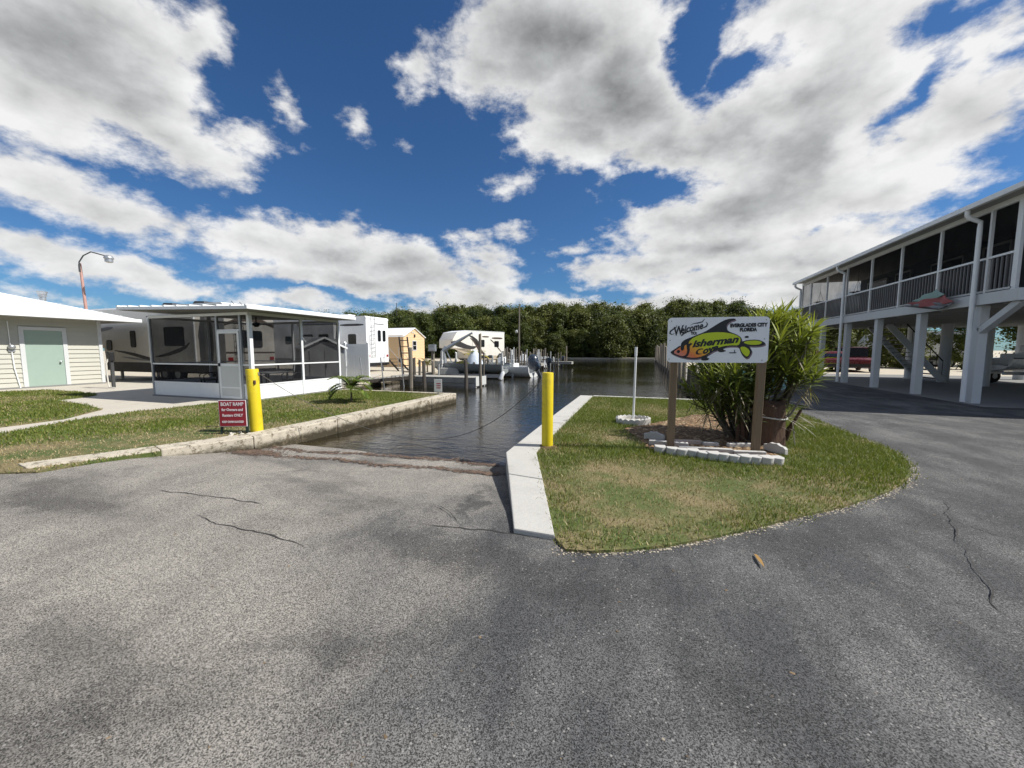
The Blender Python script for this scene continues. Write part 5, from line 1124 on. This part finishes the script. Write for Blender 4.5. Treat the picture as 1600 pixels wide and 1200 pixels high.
MB().tube([a_-q1+Vector((-.06,0,.0)), lo-q1+Vector((-.06,0,-.01)), Vector((-.06,0,-.02))], .012, 6).build('pole', 'dark_grey', bn)
# boats -----------------------------------------------------------------------------
def hull(L, B, H, bow=.35, n=14):
    mb = MB(); secs = []
    for i in range(n+1):
        t_ = i/n; x = L*t_; w = B/2*(1 if t_ < .55 else max(.02, 1-((t_-.55)/.45)**2.2)); ke = H*.0 + (bow*((t_-.6)/.4)**2 if t_ > .6 else 0); sh_ = H+.18*H*t_*t_
        secs.append([(x,-w,sh_),(x,-w*.93,sh_*.55+ke*.4),(x,-w*.62,.10+ke),(x,0,ke),(x,w*.62,.10+ke),(x,w*.93,sh_*.55+ke*.4),(x,w,sh_),(x,w*.88,sh_-.02),(x,w*.80,sh_*.45+ke*.5),(x,-w*.80,sh_*.45+ke*.5),(x,-w*.88,sh_-.02)])
    k = len(secs[0]); vs = [p_ for s_ in secs for p_ in s_]; fs = []
    for i in range(n):
        for j in range(k): fs.append((i*k+j, i*k+(j+1)%k, (i+1)*k+(j+1)%k, (i+1)*k+j))
    fs.append(tuple(range(k))); fs.append(tuple(n*k+j for j in range(k))); mb.add(vs, fs); return mb
def outboard(parent, loc, s_=1.0, tilt=0, mt='motor_navy'):
    c_ = MB().prism([(-.30,0),(-.42,.12),(-.45,.45),(-.30,.60),(.05,.58),(.12,.3),(.08,0)], -.20, .20, 'y').build('outboard_motor', mt, parent, bevel=.07, smooth=True)
    c_.matrix_local = Matrix.Translation(loc) @ Matrix.Rotation(tilt,4,'Y') @ Matrix.Scale(s_,4)
    MB().prism([(-.22,.0),(.02,.0),(-.02,-.55),(-.05,-.85),(-.30,-.85),(-.20,-.55)], -.06, .06, 'y').build('motor_leg', mt, c_, bevel=.02); MB().prism([(-.48,-.72),(-.02,-.78),(-.04,-.86),(-.44,-.84)], -.10, .10, 'y').build('gearcase', 'galv', c_, bevel=.02)
    for k in range(3): a = k*2.094; MB().bar((-.50,.02*math.cos(a),-.78+.02*math.sin(a)),(-.50,.15*math.cos(a),-.78+.15*math.sin(a)),.03,.09,(1,.5,0)).build('propeller_blade', 'galv', c_)
    return c_
def boat(name, label, loc, rz, L, B, H, mt, cover=False, motor=True, console=True, tilt=0, z=None):
    t = thing(name, label, 'boat', loc, rz); hull(L,B,H).build('hull', mt, t, smooth=True); MB().tube([(0,-B/2,H+.01)]+[(L*k/12, -B/2*(1 if k/12 < .55 else max(.02,1-((k/12-.55)/.45)**2.2)), H+.18*H*(k/12)**2+.01) for k in range(13)], .03, 6).build('rub_rail', 'dark_grey', t)
    if console:
        if cover:
            mb = MB(); mb.lathe([(.62,0),(.55,.3),(.36,.75),(.16,1.05),(.06,1.12)], n=12); mb.build('console_cover', 'tarp', t, smooth=True, loc=(L*.42,0,H*.6))
        else:
            MB().prism([(L*.40,H*.5),(L*.40,H+.55),(L*.46,H+.60),(L*.55,H+.1),(L*.56,H*.5)], -.35,.35,'y').build('console', 'white_plastic', t, bevel=.03); MB().box(L*.24,L*.34,-.45,.45,H*.5,H+.2).build('seat', 'white_plastic', t, bevel=.04); MB().prism([(L*.47,H+.55),(L*.50,H+.55),(L*.46,H+.85),(L*.445,H+.85)],-.3,.3,'y').build('windscreen','glass_dark',t)
    if motor: outboard(t, (-.12,0,H*.62), 1.0, tilt)
    return t
# boat on a trailer under the house
bt = onY(1443, 590, 25.0); tb = thing('boat_trailer', 'galvanised boat trailer parked in the carport under the stilt house', 'trailer', (HX+5.3, 22.3, .012), R(20))
for s_ in (-1,1):
    MB().bar((0,s_*.55,.50),(4.2,s_*.25,.45),.07,.10).build('frame_rail', 'galv', tb); w_ = MB().lathe([(.12,-.09),(.28,-.09),(.31,0),(.28,.09),(.12,.09)], n=18).build('wheel', 'rubber', tb, smooth=True); w_.matrix_local = Matrix.Translation((1.4,s_*.85,.31)) @ Matrix.Rotation(math.pi/2,4,'X')
    MB().lathe([(.02,-.095),(.12,-.1),(.12,.1),(.02,.095)], n=12).build('rim', 'white_alum', w_); MB().prism([(1.0,.42),(1.1,.68),(1.7,.68),(1.8,.42),(1.75,.42),(1.66,.63),(1.14,.63),(1.05,.42)], s_*.85-.12, s_*.85+.12, 'y').build('mudguard', 'galv', tb)
    MB().tube([(.5,s_*.95,.5),(.5,s_*1.0,1.5),(.5,s_*.98,1.75)], .03, 8).build('guide_post', 'white_plastic', tb, smooth=True)
boat('skiff', 'white skiff resting on the trailer in the carport', (HX+5.3, 22.3, .60), R(20), 4.6, 1.7, .55, 'boat_white', console=True)
# grill and clutter
gq = onY(1572, 590, 15.0); gr_ = thing('kettle_grill', 'black kettle grill on legs in the carport by the yellow wall', 'grill', (HX+6.6, 16.6, .012))
MB().lathe([(.05,.62),(.22,.66),(.34,.80),(.36,.95),(.34,1.05),(.22,1.22),(.05,1.27)], n=20).build('bowl', 'black_gloss', gr_, smooth=True); MB().tube([(.365,.0,.97),(.0,.365,.97),(-.365,0,.97),(0,-.365,.97),(.365,0,.97)], .012, 6).build('rim_band', 'galv', gr_)
for k in range(3): a = k*2.094; MB().tube([(.15*math.cos(a),.15*math.sin(a),.68),(.36*math.cos(a),.36*math.sin(a),0)], .016, 6).build('leg', 'black', gr_)
def bin_(loc, label, mt, w=.6, d=.6, h=.9):
    t = thing('storage_bin', label, 'bin', loc, random.uniform(-.2,.2)); MB().prism([(-w*.42,0),(w*.42,0),(w/2,h),(-w/2,h)], -d/2, d/2, 'y').build('tub', mt, t, bevel=.02); MB().box(-w*.54,w*.54,-d*.54,d*.54,h+.002,h+.06).build('lid', mt, t, bevel=.02); MB().cbox((0,-d*.55,h-.05),(w*.4,.04,.05)).build('handle', 'black', t)
bin_((HX+5.6, 15.4, .012), 'black storage bin in the carport in front of the grill', 'black'); bin_((HX+7.6, 15.6, .012), 'dark grey storage bin against the yellow carport wall', 'dark_grey', .9,.6,.7); bin_((HX+5.4, 18.6, .012), 'dark brown storage bin in the carport beside a round column', 'brick_dark', .7,.6,.8)
# two red vehicles beyond the house
def car(name, label, loc, rz, L, W_, H_, pick=False):
    t = thing(name, label, 'car', loc, rz)
    low = [(0,.35),(0,.85),(.15,.98),(L*.26,1.02),(L*.74,1.02),(L-.25,.92),(L,.75),(L,.35)]; MB().prism(low, -W_/2, W_/2, 'y').build('body', 'red_car', t, bevel=.08, smooth=True)
    top = [(L*.05,1.0),(L*.14,H_),(L*.58,H_),(L*.74,1.0)] if not pick else [(L*.40,1.0),(L*.43,H_),(L*.62,H_),(L*.74,1.0)]
    cb = MB().prism(top, -W_/2+.10, W_/2-.10, 'y').build('cabin', 'red_car', t, bevel=.06, smooth=True)
    gl_ = [(p_[0]*.94+L*.4*.06, p_[1]-.05 if p_[1] > 1.1 else 1.06) for p_ in top]; MB().prism(gl_, -W_/2+.085, W_/2-.085, 'y').build('side_windows', 'glass_dark', cb)
    MB().add([(top[0][0]-.01,-W_/2+.2,1.08),(top[0][0]-.01,W_/2-.2,1.08),(top[1][0]-.03,W_/2-.26,H_-.07),(top[1][0]-.03,-W_/2+.26,H_-.07)], [(0,1,2,3)]).build('rear_window', 'glass_dark', cb)
    for xw in (L*.18,L*.80):
        for s_ in (-1,1):
            w_ = MB().lathe([(.18,-.11),(.31,-.11),(.335,0),(.31,.11),(.18,.11)], n=18).build('wheel', 'rubber', t, smooth=True); w_.matrix_local = Matrix.Translation((xw,s_*(W_/2-.12),.335)) @ Matrix.Rotation(math.pi/2,4,'X'); MB().lathe([(.02,-.115),(.18,-.118),(.18,.118),(.02,.115)], n=12).build('rim', 'galv', w_)
    for s_ in (-1,1): MB().cbox((.0,s_*(W_/2-.16),.82),(.05,.24,.16)).build('tail_light', 'red_lens', t, bevel=.01); MB().cbox((L,s_*(W_/2-.2),.72),(.05,.3,.14)).build('headlight', 'white_plastic', t, bevel=.01)
    MB().box(-.07,.0,-W_/2+.05,W_/2-.05,.38,.58).build('bumper', 'black', t, bevel=.02)
c1 = at(1296, 586, 26.5); c1.z = 0; car('red_car', 'dark red car parked beyond the far end of the carport', (c1.x, c1.y, -.03), R(75), 4.3, 1.75, 1.45)
c2_ = at(1344, 586, 26.0); car('red_pickup', 'dark red pickup parked beyond the stairs of the stilt house', (c2_.x, c2_.y, -.03), R(80), 4.9, 1.85, 1.75, True)
wt_ = rv('travel_trailer', 'white trailer parked far behind the stilt house stairs', (29.0, 46.0, -.03), R(170), 8.5, 3.2, 'rv_white', 'rv_dark', 'rv_grey', -1, ladder=False, wins=((2,3,1.8,2.4),(4.5,5.3,1.8,2.4)))
# ================================================================== THE CANAL: docks, lifts, boats, wood
def depth_of(x, y): return -x*math.sin(YAW)+y*math.cos(YAW)
def top_z(py, x, y): return CAMH + (547.0-py)/F*depth_of(x, y)
def pile_mesh(key, r, h):
    mb = MB(); n_ = 9; vs = []; fs = []
    for k in range(5):
        z = -1.6+(h+1.6)*k/4
        for j in range(n_): a = 2*math.pi*j/n_; rr = r*(1.08-.16*k/4)*(1+.05*math.sin(a*3+key)); vs.append((rr*math.cos(a)+.02*math.sin(k+key), rr*math.sin(a), z + (.03*math.sin(a+key) if k == 4 else 0)))
    for k in range(4):
        for j in range(n_): fs.append((k*n_+j, k*n_+(j+1)%n_, (k+1)*n_+(j+1)%n_, (k+1)*n_+j))
    fs.append(tuple(4*n_+j for j in range(n_))); mb.add(vs, fs); return mb
def piling(px, pyb, pyt, r, mt, label=None, group=None, parent=None, xy=None):
    x, y = xy or G(px, pyb, WZ); h = top_z(pyt, x, y)
    mb = pile_mesh(px*.37, r, h)
    if parent is not None: return mb.build('piling', mt, parent, smooth=True, loc=(x-parent.location.x, y-parent.location.y, 0))
    o = mb.build('mooring_pile', mt, None, smooth=True, loc=(x, y, 0)); return tag(o, label, 'piling', group)
def dock(label, x0, x1, y0, y1, z, piles, mt='dock_wood', frame='dock_wood'):
    t = thing('dock', label, 'dock', (x0, y0, 0)); L, W_ = x1-x0, y1-y0; n_ = max(4, int(L/.16)); mb = MB()
    for k in range(n_): a = L*k/n_; mb.box(a+.006, a+L/n_-.006, 0, W_, z-.04+random.uniform(-.004,.004), z)
    stuff(mb.build('deck_boards', mt, t))
    for yy in (.03, W_-.03): MB().box(0,L,yy-.03,yy+.03,z-.26,z-.045).build('beam', frame, t)
    for xx in (.03, L-.03): MB().box(xx-.03,xx+.03,.07,W_-.07,z-.26,z-.045).build('beam', frame, t)
    for (px, pb, pt, r, m_) in piles: piling(px, pb, pt, r, m_, parent=t)
    return t
d1_ = dock('weathered grey finger dock beyond the lawn with dark pilings', -11.9, -7.25, 16.3, 17.5, .22, [(642,606,543,.10,'pile_wood'),(663,606,564,.085,'pile_dark'),(728,607,562,.085,'pile_dark'),(751,607,522,.07,'pile_wood')])
MB().box(4.60,4.66,-.02,1.22,-.18,.24).build('end_frame', 'weathered_white', d1_); 
for yy in (.1,1.1): MB().box(4.40,4.62,yy-.06,yy+.06,-.55,.20).build('end_bracket', 'weathered_white', d1_)
MB().box(0.2,4.5,.45,.75,-.28,-.10).build('lift_beam', 'galv', d1_)
gw = thing('gangway', 'sloping dark timber gangway from the bank to the finger dock', 'gangway', (-12.6,14.9,.0), math.atan2(1.6,2.2)); 
for s_ in (-.4,.4): MB().bar((0,s_,.02),(2.5,s_,.20),.08,.16).build('side_beam', 'pile_dark', gw)
for k in range(12): MB().bar((.1+k*.2,-.4,.08+.015*k),(.1+k*.2,.4,.08+.015*k),.17,.03).build('plank', 'dock_wood', gw)
for k in range(3): 
    for s_ in (-.42,): MB().tube([(.2+k*.9,s_,-.6),(.05+k*.9,s_,1.15)], .03, 6).build('rail_post', 'galv', gw)
# timber ladder-like rack and utility box on the bank
ux, uy = G(677, 588, 0); ub = thing('utility_post', 'grey utility box on a post at the canal bank', 'utility box', (ux, uy, -.03)); MB().cbox((0,0,.7),(.14,.14,1.5)).build('post', 'pile_wood', ub); MB().cbox((0,-.05,1.65),(.42,.22,.38)).build('box', 'galv', ub, bevel=.02); MB().cbox((.0,-.17,1.60),(.26,.03,.16)).build('meter_cover', 'weathered_white', ub)
lx, ly = G(634, 590, 0); tl = thing('timber_frame', 'leaning dark timber ladder frame by the canal bank', 'ladder', (lx, ly, -.03), YAW); 
for s_ in (-.22,.22): MB().bar((s_+.12,0,0),(s_-.12,.1,2.25),.07,.07,(0,1,0)).build('rail', 'pile_dark', tl)
for k in range(6): MB().bar((-.2+.09-.04*k,.02,.35+k*.34),(.2+.09-.04*k,.02,.35+k*.34),.04,.05).build('rung', 'pile_dark', tl)
# galvanised davit crane
dx, dy = G(703, 584, 0); dv_ = thing('davit_crane', 'silver davit crane with long slanted arm on a concrete base', 'crane', (dx, dy, -.03), YAW); dd_ = depth_of(dx, dy)/F
MB().prism([(-.65,0),(.65,0),(.55,.42),(-.55,.42)], -.5, .5, 'y').build('base', 'concrete', dv_, bevel=.03)
MB().tube([(-.30,0,.4),(-.32,0,1.0),(-.42,0,1.45),(-.22,0,1.75)], [.16,.13,.12,.11], 10).build('mast', 'galv', dv_, smooth=True); MB().tube([(-.40,.0,1.50),(.5,0,2.05),(1.45,0,2.62)], [.13,.11,.06], 10).build('arm', 'galv', dv_, smooth=True)
for s_ in (-1,1): MB().bar((-.25+.55*s_,.1,.3),(-.28,.0,1.7),.08,.08).build('leg', 'galv', dv_)
MB().tube([(1.45,0,2.62),(1.45,0,1.5)], .008, 5).build('cable', 'chain', dv_)
# yellow palm and pampas on the bank
yx, yy_ = G(737, 583, 0); palm('yellow_palm', 'yellow leaved palm shrub on the bank under the cream trailer', (yx, yy_, -.03), 1.9, 1.35, 15, [(.42,.34,.03),(.52,.42,.05),(.26,.26,.04)], seed=9, trunk_h=.7, tr=.05)
gx, gy = G(668, 581, 0); palm('dry_palm', 'small dry palm beside the cream shed on the bank', (gx, gy, -.03), 1.4, .9, 11, [(.20,.18,.08),(.30,.24,.12)], seed=12, trunk_h=.5, tr=.05)
# boats and lifts
boat('skiff', 'grey hulled skiff with white tarp over its console on a lift', (-8.0, 22.55, .02), math.pi+R(4), 4.9, 1.9, .62, 'boat_grey', cover=True, motor=False)
def lift(label, xs, ys, h, mt='weathered_white'):
    t = thing('boat_lift', label, 'boat lift', (xs[0], ys[0], 0))
    for x in xs:
        for y in ys: pile_mesh(x+y, .075, h+random.uniform(-.15,.2)).build('post', mt, t, smooth=True, loc=(x-xs[0], y-ys[0], 0)); MB().cbox((x-xs[0],y-ys[0],.75),(.17,.17,.28)).build('winch', 'weathered_white', t, bevel=.03)
    for y in ys: MB().bar((0,y-ys[0],-.06),(xs[1]-xs[0],y-ys[0],-.06),.12,.2).build('cradle_beam', 'galv', t)
    return t
lift('white posted boat lift holding the tarp covered skiff', (-11.9,-7.85), (21.5,23.5), 1.25)
fd = G(781, 594, WZ); f_ = thing('fender', 'white cylindrical fender hanging at the skiff stern', 'fender', (fd[0], fd[1], -.25), 0); MB().lathe([(.04,0),(.11,.06),(.12,.45),(.05,.55)], n=12).build('body', 'white_plastic', f_, smooth=True); MB().tube([(0,0,.54),(.05,.1,.95)], .012, 5).build('line', 'rope', f_); f_.rotation_euler = (R(-10),R(22),0)
boat('motor_boat', 'low white boat with big dark navy outboard motor on the canal', (-6.6, 24.1, -.32), math.pi-R(6), 5.2, 2.0, .75, 'boat_white', console=True, tilt=R(28))
tm = at(816, 572, 24.6); bc = thing('motor_cover', 'dark navy cover draped over the second outboard beside the motor boat', 'cover', (-6.85, 24.75, .25), R(10)); MB().lathe([(.34,0),(.42,.35),(.34,.75),(.16,.95),(.04,.98)], n=14).build('cloth', 'motor_navy', bc, smooth=True); MB().tube([(.36,0,.2),(0,.36,.2),(-.36,0,.2),(0,-.36,.2),(.36,0,.2)], .01, 5).build('cord', 'rope', bc)
# second and third docks further along
dock('second weathered dock with many thin pilings past the motor boat', -13.0, -8.0, 27.6, 28.7, .30, [(798,579,546,.07,'pile_wood'),(806,580,545,.07,'pile_wood'),(820,581,551,.07,'pile_wood'),(838,580,548,.07,'pile_wood')])
dock('third dock with covered boat lift posts along the left bank', -13.6, -8.4, 33.0, 34.2, .35, [(834,575,545,.07,'pile_wood'),(841,575,546,.10,'weathered_white'),(846,575,551,.06,'pile_wood'),(852,575,556,.06,'weathered_white')])
dock('farthest left dock ending in two tall thin pilings', -14.0, -6.6, 38.2, 39.3, .35, [(865,574,558,.07,'weathered_white'),(872,575,551,.06,'pile_wood'),(882,574,556,.07,'pile_wood'),(885,574,541,.07,'pile_wood')])
boat('skiff', 'small white boat lying at the third dock', (-8.6, 35.6, -.2), math.pi, 5.0, 1.9, .7, 'boat_white', console=True)
boat('skiff', 'pale grey boat lying past the farthest left dock', (-8.4, 41.2, -.2), math.pi, 5.5, 2.0, .75, 'boat_grey', console=True)
lift('far boat lift with thin white posts beyond the third dock', (-12.5,-8.9), (35.0,36.6), 1.5, 'pile_wood')
# loose mooring piles
for (px, pb, pt, r, m_, lb) in ((700,590,566,.07,'pile_wood','short grey mooring pile beside the davit crane base'),(741,591,566,.07,'pile_wood','short mooring pile between the finger dock and the skiff'),(677,598,563,.09,'pile_wood','thick grey mooring pile behind the finger dock'),
                            (648,600,559,.09,'pile_dark','dark stubby mooring pile at the gangway end'),(656,601,562,.07,'pile_wood','thin pale mooring pile next to the dark stubby one'),(776,590,561,.08,'pile_wood','grey mooring pile at the skiff bow'),
                            (792,588,542,.07,'pile_wood','tall thin mooring pile by the white boat lift posts'),(800,588,547,.10,'weathered_white','thick white mooring pile next to the motor boat'),(786,587,549,.07,'pile_dark','dark mooring pile behind the skiff tarp'),(828,583,550,.06,'pile_wood','thin mooring pile behind the outboard motor')):
    piling(px, pb, pt, r, m_, lb, 'mooring piles on the left bank')
slim = [(795,584,551),(803,583,543),(809,582,553),(815,580,549),(823,580,546),(831,579,552),(837,578,544),(843,577,550),(849,577,547),(855,576,552),(860,575,549),(868,575,553),(876,574,550),(770,590,556),(762,591,560),(756,594,551),(686,593,569),(712,589,569)]
for i, (px, pb, pt) in enumerate(slim): piling(px, pb, pt, .05, ('pile_wood','weathered_white','pile_dark')[i % 3], 'slim upright mooring pole among the left bank boat lifts', 'slim mooring poles by the lifts')
# tall utility pole with lamp
ux, uy = G(811, 577, -.1); tp_ = thing('utility_pole', 'tall thin grey pole with a lamp halfway up on the bank', 'pole', (ux, uy, -.3)); hh_ = top_z(476, ux, uy)+.3; MB().tube([(0,0,-.3),(0,0,hh_*.5),(.03,0,hh_)], [.09,.075,.05], 8).build('pole', 'pile_wood', tp_, smooth=True); MB().lathe([(.05,.1),(.14,.0),(.12,-.12),(.04,-.16)], (-.2,-.05,hh_*.60), 10).build('lamp', 'weathered_white', tp_, smooth=True); MB().tube([(0,0,hh_*.6+.12),(-.2,-.05,hh_*.6+.12)], .02, 5).build('bracket', 'galv', tp_)
# right boardwalk ------------------------------------------------------------------
bwk = thing('boardwalk', 'long timber boardwalk with a row of tall pilings on the right bank', 'boardwalk', (2.0, 12.6, 0)); mb = MB()
for k in range(300): y = k*.16; mb.box(0,1.5,y+.005,y+.155,.10,.14)
stuff(mb.build('deck_boards', 'dock_wood', bwk)); MB().box(-.08,-.02,0,48,-.30,.13).build('fender_beam', 'pile_dark', bwk); MB().box(-.12,-.081,0,48,-1.2,-.32).build('sheet_wall', 'pile_dark', bwk)
for i, y in enumerate((.4,1.4,2.6,4.2,6.2,8.0,9.8,12,14.5,17,20,23,26.5,30,34,38,43)):
    h = (.95,.75,.95,.85,1.9,1.5,2.3,2.0,1.9,2.2,1.8,2.1,2.0,2.2,1.9,2.1,2.0)[i]; pile_mesh(i*1.3, .095, h).build('piling', 'pile_dark' if i < 4 else 'pile_wood', bwk, smooth=True, loc=(-.18, y, 0))
boat('skiff', 'upturned pale teal skiff hull on the right bank behind the spiky plant', (4.4, 15.2, .12), R(110), 3.6, 1.4, .5, 'boat_teal', console=False, motor=False)
struct(sheet('gravel_yard', [[(3.5,12.45),(2.36,29.02),(2.36,70),(40,70),(40,29.6),(8.4,29.6),(8.4,29.02),(3.5,29.02)]], -.012, 'shell_ground'))

# ================================================================== TREES
def crown_mesh(seed, H_, Wc, mt, nclump=26, per=120, ls=.36, low=.08):
    rn = np.random.RandomState(seed); V = []; T = []; o = 0; allv = []
    cl = []
    for k in range(nclump):
        t_ = rn.rand()**.8; z = H_*(low+(1-low)*t_); rad = Wc*.5*(math.sin(math.pi*min(1,.30+.66*t_))**.6); a = rn.rand()*6.283; rr = rad*math.sqrt(rn.rand())*.95
        cl.append((rr*math.cos(a), rr*math.sin(a), min(z, H_-.4), rn.uniform(.55,1.15)*Wc*.19))
    cl.append((rn.uniform(-.5,.5), rn.uniform(-.5,.5), H_-.6, Wc*.16)); cl.append((rn.uniform(-1,1), rn.uniform(-1,1), H_-.2, Wc*.10))
    C0 = np.array(cl); idx = np.repeat(np.arange(len(cl)), per); n_ = len(idx)
    d = rn.normal(0,1,(n_,3)); d /= np.linalg.norm(d, axis=1)[:,None]; r = C0[idx,3]*(rn.rand(n_)**.45)*(1+.25*rn.normal(0,1,n_)*.5)
    c = C0[idx,:3] + d*r[:,None]*np.array([1,1,.72]); lo_ = rn.rand(n_) < .28; c[lo_] += rn.normal(0, Wc*.085, (int(lo_.sum()),3)); nrm = d*.7 + np.array([0,0,.55]) + rn.normal(0,.45,(n_,3)); nrm /= np.linalg.norm(nrm, axis=1)[:,None]
    u = np.cross(nrm, rn.normal(0,1,(n_,3))); u /= np.linalg.norm(u, axis=1)[:,None]; v_ = np.cross(nrm, u); s_ = ls*rn.uniform(.5,1.2,(n_,1))
    Q = np.stack([c-u*s_*.5, c+v_*s_*.32, c+u*s_*.5, c-v_*s_*.32], 1).reshape(-1,3); b = (np.arange(n_)*4)[:,None]; Tt = np.concatenate([b+[0,1,2], b+[0,2,3]], 1).reshape(-1,3)
    me = npmesh('crown', Q, Tt); me.materials.append(M[mt]); return me, cl
def trunk_mesh(seed, H_, cl, r=.16, mt='trunk'):
    rn = random.Random(seed); mb = MB(); top = Vector((rn.uniform(-.4,.4), rn.uniform(-.4,.4), H_*.72)); mid_ = Vector((rn.uniform(-.3,.3), rn.uniform(-.3,.3), H_*.36)); mb.tube([(0,0,-.4), mid_, top], [r, r*.75, r*.3], 7)
    for k in range(7): c = cl[k*3 % len(cl)]; b0 = Vector((0,0,H_*.15)).lerp(top, rn.uniform(.1,.8)); mb.tube([b0, b0.lerp(Vector(c[:3]),.5)+Vector((0,0,.2)), Vector(c[:3])], [r*.45,r*.3,r*.1], 5)
    for k in range(6): a = k*1.05+rn.random(); mb.tube([(0,0,.9+.2*rn.random()),(.5*math.cos(a),.5*math.sin(a),.6),(.9*math.cos(a),.9*math.sin(a),-.5)], [.05,.045,.03], 5)
    me = mb.mesh('trunk'); me.materials.append(M[mt]); return me
VAR = []
for s_, (H_, Wc, mt) in enumerate(((10.5,6.5,'mangrove'),(9.6,7.2,'mangrove'),(11.2,6.0,'mangrove_olive'),(10.0,5.6,'mangrove'),(8.6,6.6,'mangrove_olive'),(11.6,5.2,'mangrove'))):
    cm, cl = crown_mesh(40+s_, H_, Wc, mt, 74, 190, .33, .02); VAR.append((cm, trunk_mesh(s_, H_, cl, .13, 'trunk_pale' if s_ % 2 else 'trunk'), H_))
rt_ = random.Random(3)
SKY_PX = [(480,496),(560,493),(610,492),(660,490),(700,487),(716,480),(735,484),(780,487),(830,483),(850,479),(900,483),(930,477),(960,484),(1010,480),(1030,487),(1060,474),(1100,476),(1140,478),(1180,482),(1250,488),(1330,490)]
def skyline(px):
    for (a, ya), (b, yb) in zip(SKY_PX[:-1], SKY_PX[1:]):
        if a <= px <= b: return ya+(yb-ya)*(px-a)/(b-a)
    return 492
def far_y(px):                                   # far bank line seen in that direction
    return 81.5 + (px-900)*.004
def tree(x, y, hgt, k, label, group, name='mangrove_tree', wide=1.0):
    cm, tm_, H_ = VAR[k % len(VAR)]; s_ = hgt/H_; t = thing(name, label, 'tree', (x, y, -.1), rt_.uniform(0,6.28), group); t.scale = (s_*wide, s_*wide, s_)
    link('trunk', tm_, None, t); link('crown', cm, None, t)
GRP = 'mangrove wood at the far end of the canal'
for row, dd_r, spc in ((0,0,23),(1,4.5,24),(2,9,28),(3,15,36)):
    px = 470 + row*9
    while px < 1330:
        dpt = 79 + dd_r + rt_.uniform(-1.5,2.2) + (6 if px < 640 else 0); q_ = at(px, 560, dpt)
        if row == 0: hg = rt_.uniform(4.5,8.2)
        else: hg = (547-skyline(px))/F*dpt + CAMH + (rt_.uniform(-2.2,-.2) if row == 1 else rt_.uniform(-.9,.9))
        tree(q_.x, q_.y, max(3.5, hg), rt_.randrange(6), 'dense green mangrove tree in the wood across the water', GRP, wide=rt_.uniform(.9,1.25) if row else 1.15)
        px += spc*rt_.uniform(.7,1.2)
cm, cl = crown_mesh(77, 11.0, 3.6, 'mangrove_olive', 22, 85, .36, .45); VAR.append((cm, trunk_mesh(77, 11.0, cl, .12, 'trunk_pale'), 11.0))
for px, py in ((717,477),(735,480),(851,476),(933,473),(1008,474),(1063,470),(1106,472),(640,486),(790,481)):
    q_ = at(px, 560, 84.5); tree(q_.x, q_.y, (547-py)/F*84.5+CAMH, 6, 'taller thin crowned tree rising above the mangrove wood skyline', 'taller trees over the mangrove wood', 'emergent_tree', 1.0)
GR2 = 'dark trees behind the stilt house'
for (x, y, hg) in ((14,48,5.2),(19,50,5.6),(24,54,6.5),(30,60,7.5),(36,50,8),(42,46,9),(40,38,8),(34,34,7.5),(44,30,8),(38,26,7),(47,22,8),(40,18,7),(46,12,7.5),(22,62,7),(10,60,6.2),(8,70,7.5),(24,40,5),(27,36,6),(29,31,6.5),(30,26,6),(31,21,6.5),(30,16,6),(21,42,5),(17,44,5),(13.5,42,4.6),(33,42,7),(34,12,6.5),(33,7,7),(27,18.5,5),(28,23.5,5),(27.5,13.5,5),(29,10,5.5),(26.5,29,5),(31,4,6)):
    tree(x, y, hg, rt_.randrange(6), 'dark green tree standing behind the stilt house and carport', GR2, 'shade_tree', 1.25)
GR3 = 'trees behind the trailers'
for (px, dpt, py) in ((575,64,492),(595,60,494),(622,66,496),(640,62,500),(660,70,494),(690,74,490),(720,72,492)):
    q_ = at(px, 560, dpt); tree(q_.x, q_.y, (547-py)/F*dpt+CAMH, rt_.randrange(6), 'dark green tree rising behind the trailers and cream shed', GR3, 'shade_tree', 1.2)
